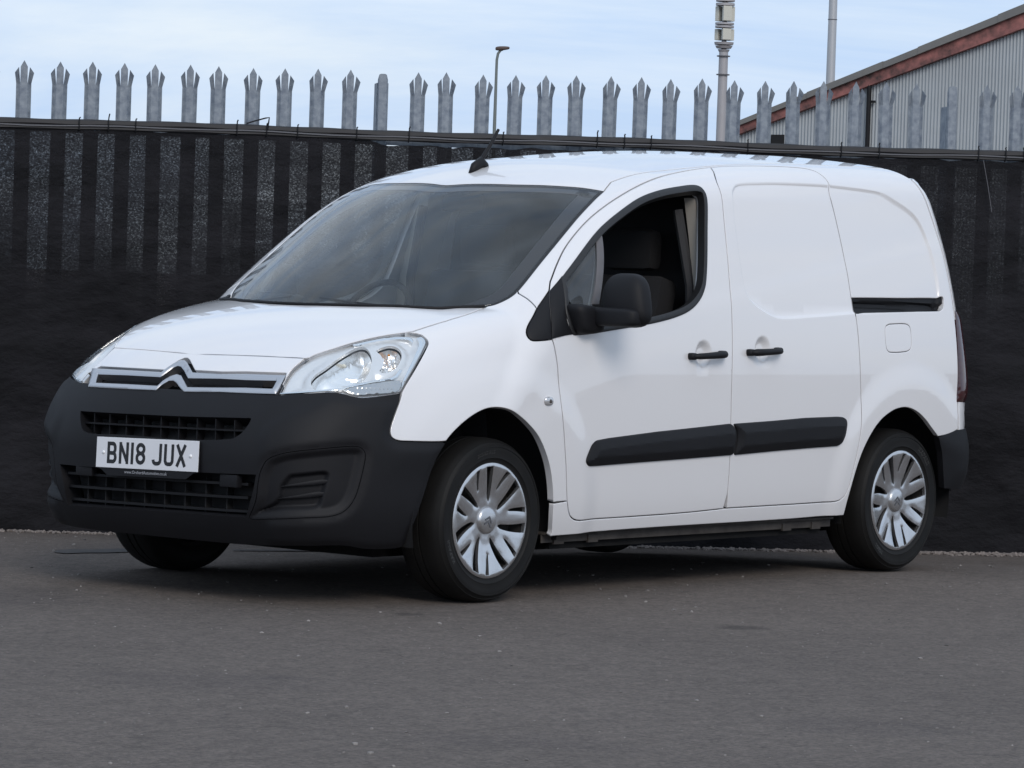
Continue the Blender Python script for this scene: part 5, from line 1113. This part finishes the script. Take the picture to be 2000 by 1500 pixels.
# warehouse gable
CLAD = mat('grey_cladding', (.36, .39, .41), .6, 0, noise=(.9, .5, (.28, .30, .315)))
RUST = mat('rusty_red_board', (.33, .13, .115), .8, noise=(3.4, 1., (.055, .034, .032)))
ROOFG = mat('roof_flashing', (.17, .165, .155), .7, noise=(1.5, .6, (.12, .12, .12)))
A_ = at(1380, 290, 80.); B_ = at(2330, -120, 74.)
wd = np.array([B_[0]-A_[0], B_[1]-A_[1]]); WL = np.linalg.norm(wd); wd /= WL; wn_ = np.array([wd[1], -wd[0]]); wn_ = wn_ if wn_@FH < 0 else -wn_
ware = tag(empty('warehouse', (A_[0], A_[1], -.1)), 'grey corrugated warehouse with rust-stained red barge board behind the fence', 'building'); ware.rotation_euler = (0, 0, math.atan2(wd[1], wd[0]))
flip = 1 if np.dot(np.array([-wd[1], wd[0]]), FH) > 0 else -1      # local +y points away from the camera when flip = 1
def on_wall(px, py):
    """(s, z) on the gable plane for a photo position"""
    d = _f+((px-1000)/6933)*_r+((750-py)/6933)*_u; n3 = np.array([wn_[0], wn_[1], 0]); t_ = ((np.array([A_[0], A_[1], 0])-CAM)@n3)/(d@n3); p = CAM+d*t_
    return float((p[:2]-A_[:2])@wd), float(p[2])+.1
def edge(crop):  return [on_wall(1300+x/2.857, y/2.857) for x, y in crop]
(e0, e1) = edge([(400, 690), (2000, 40)]); sl = (e1[1]-e0[1])/(e1[0]-e0[0]); top = lambda s: e0[1]+(s-e0[0])*sl
(r0, r1) = edge([(400, 712), (2000, 78)]); (b0, b1) = edge([(400, 760), (2000, 165)])
rt = lambda s: r0[1]+(s-r0[0])*(r1[1]-r0[1])/(r1[0]-r0[0]); rb_ = lambda s: b0[1]+(s-b0[0])*(b1[1]-b0[1])/(b1[0]-b0[0])
S0 = on_wall(1436, 250)[0]; SR = WL+1.5
V = []; F = []; n_ = int((SR-S0)/.0195)
for i in range(n_+1):
    s = S0+.12+(SR-S0-.12)*i/n_; y = .022*math.sin(2*math.pi*s/.078); V += [(s, y*flip, 0), (s, y*flip, rb_(s)+.1)]
for i in range(n_): F.append((2*i, 2*i+2, 2*i+3, 2*i+1))
link('wall', mesh('wall', V, F), ware, CLAD, True)
V = []
for s in (S0, SR):
    V += [(s, -.16*flip, rb_(s)), (s, -.16*flip, rt(s)), (s, .05*flip, rt(s)), (s, .05*flip, rb_(s))]
link('barge_board', mesh('barge_board', V, [(0, 4, 5, 1), (1, 5, 6, 2), (2, 6, 7, 3), (3, 7, 4, 0), (0, 1, 2, 3), (7, 6, 5, 4)]), ware, RUST)
js = [S0-.05]+[edge([(x, 300)])[0][0] for x in (830, 1240, 1440, 1665, 1880)]+[SR]
for i in range(len(js)-1):
    a, c = js[i]-.03, js[i+1]; e_ = .012*(i % 2); V = []
    for s in (a, c):
        V += [(s, (-.24-e_)*flip, rt(s)-.02), (s, (-.24-e_)*flip, top(s)+e_), (s, .3*flip, top(s)+.04+e_), (s, .3*flip, rt(s))]
    link('barge_flashing', mesh('barge_flashing', V, [(0, 4, 5, 1), (1, 5, 6, 2), (2, 6, 7, 3), (3, 7, 4, 0), (0, 1, 2, 3), (7, 6, 5, 4)]), ware, ROOFG)
V = []
for s in (S0-.05, SR):
    for y in (.2, 30): V.append((s, y*flip, top(s)-.02))
link('roof_sheet', mesh('roof_sheet', V, [(0, 2, 3, 1)]), ware, ROOFG)
link('side_wall', mesh('side_wall', [(S0+.12, 0, 0), (S0+.12, 30*flip, 0), (S0+.12, 30*flip, rb_(S0)), (S0+.12, 0, rb_(S0))], [(0, 1, 2, 3)]), ware, CLAD)
sp_ = on_wall(1700, 230)[0]
tube_obj('downpipe', [(sp_, -.11*flip, 0), (sp_, -.11*flip, rb_(sp_)+.02)], .052, PLAST2, ware, 12)
b = bmesh.new(); box(b, (sp_+.04, -.08*flip, on_wall(1705, 199)[1]), (.20, .05, .05)); bm_obj('pipe_bracket', b, PLAST2, ware)
for px0, px1, py in ((1508, 1532, 263),):
    a, c = on_wall(px0, py), on_wall(px1, py+12); b = bmesh.new(); box(b, ((a[0]+c[0])/2, -.03*flip, a[1]-.25), (c[0]-a[0], .05, .5)); bm_obj('window', b, BLACK, ware)
# telecom mast
MET = mat('mast_grey', (.36, .35, .36), .6, .2, noise=(1.5, .5, (.30, .29, .30))); ANT = mat('antenna_beige', (.50, .49, .43), .5); DARKM = mat('mast_dark', (.10, .10, .11), .6)
D_M = 128.; KM = 128/98; base = at(1398, 544, D_M); mast = tag(empty('telecom_mast', (base[0], base[1], -.05)), 'slim grey telecom mast carrying stacked panel antennas', 'mast')
zr = lambda row: 1.206+(544-row+(1412-1000)*.0332)/6933*D_M+.05
RK = KM
def ring(name, r0_, r1_, z0_, z1_, m, n=20, parent=None):
    r0_ *= RK; r1_ *= RK; V, F = lathe([(.0001, z0_), (r0_, z0_), (r1_, z1_), (.0001, z1_)], n, 'z'); me = mesh(name, V, F); autosmooth(me, 40); return link(name, me, parent, m)
ring('pole', .150, .125, 0, zr(98), MET, 20, mast); ring('pole_flange', .185, .185, zr(148), zr(146), DARKM, 20, mast); ring('pole_flange', .185, .185, zr(112), zr(110), DARKM, 20, mast)
ring('head_collar', .13, .17, zr(103), zr(98), MET, 20, mast); ring('head_collar', .20, .24, zr(96), zr(91), MET, 20, mast); ring('head_collar', .255, .27, zr(89), zr(84), MET, 20, mast); ring('spine', .07, .07, zr(98), zr(-60), DARKM, 12, mast)
for r_a, r_b in ((56, 52), (50, 46), (13, 8), (5, 1)): ring('bracket_ring', .26, .26, zr(r_a), zr(r_b), MET, 20, mast)
for lo_, hi_ in ((80, 58), (43, 14), (0, -30)):
    for an in (-2.2, -.35, 1.5):
        b = bmesh.new(); box(b, (0, 0, (zr(lo_)+zr(hi_))/2), (.13*KM, .25*KM, zr(hi_)-zr(lo_)), bevel=.02); bmesh.ops.translate(b, vec=(.185*KM, 0, 0), verts=b.verts[:]); bmesh.ops.rotate(b, cent=(0, 0, 0), matrix=Matrix.Rotation(an-YAW+.9, 3, 'Z'), verts=b.verts[:]); bm_obj('antenna_panel', b, ANT, mast)
# plain tall pole
D_P = 118.; RK = 118/66; base = at(1608, 544, D_P); pole = tag(empty('tall_pole', (base[0], base[1], -.05)), 'plain tapered pale grey steel pole rising above the warehouse roof', 'pole')
zp = lambda row: 1.206+(544-row+20)/6933*D_P+.05
ring('shaft', .098, .076, 0, zp(-60), mat('pole_pale', (.42, .43, .45), .5, .3, noise=(1, .5, (.36, .37, .38))), 20, pole); ring('joint_band', .087, .087, zp(40), zp(38.5), DARKM, 20, pole)
# street lamp
D_L = 62.; base = at(956, 544, D_L); lamp = tag(empty('street_lamp', (base[0], base[1], -.05)), 'slender street lamp with short curved arm and brown lantern behind the fence', 'street lamp')
zl = lambda row: 1.206+(544-row-1)/6933*D_L+.05
rx, ry = RH
V, F = tube([(0, 0, 0), (0, 0, zl(235)), (0.002, 0, zl(140)), (.004*1, 0, zl(118)), (.02*rx, .02*ry, zl(106)), (.06*rx, .06*ry, zl(99.5)), (.10*rx, .10*ry, zl(97.5))], [.045, .030, .024, .024, .024, .023, .022], 12)
link('column', mesh('column', V, F), lamp, mat('lamp_green_grey', (.14, .16, .155), .6), True)
V, F = superell((.095*rx, .095*ry, zl(95.3)), (1, 1, 1), .5, .6, 18, 10); c0 = np.array([.095*rx, .095*ry, zl(95.3)])
V2 = []
for v in V:
    d = np.array(v)-c0; along, acr, hz = d[0]*.125, d[1]*.06, d[2]*.036
    hz *= 1-.3*(d[0] > 0)*abs(d[0]); V2.append((c0[0]+along*rx+acr*-ry, c0[1]+along*ry+acr*rx, c0[2]+hz+.010*d[0]))
link('lantern', mesh('lantern', V2, F), lamp, mat('lantern_brown', (.075, .05, .042), .6), True)
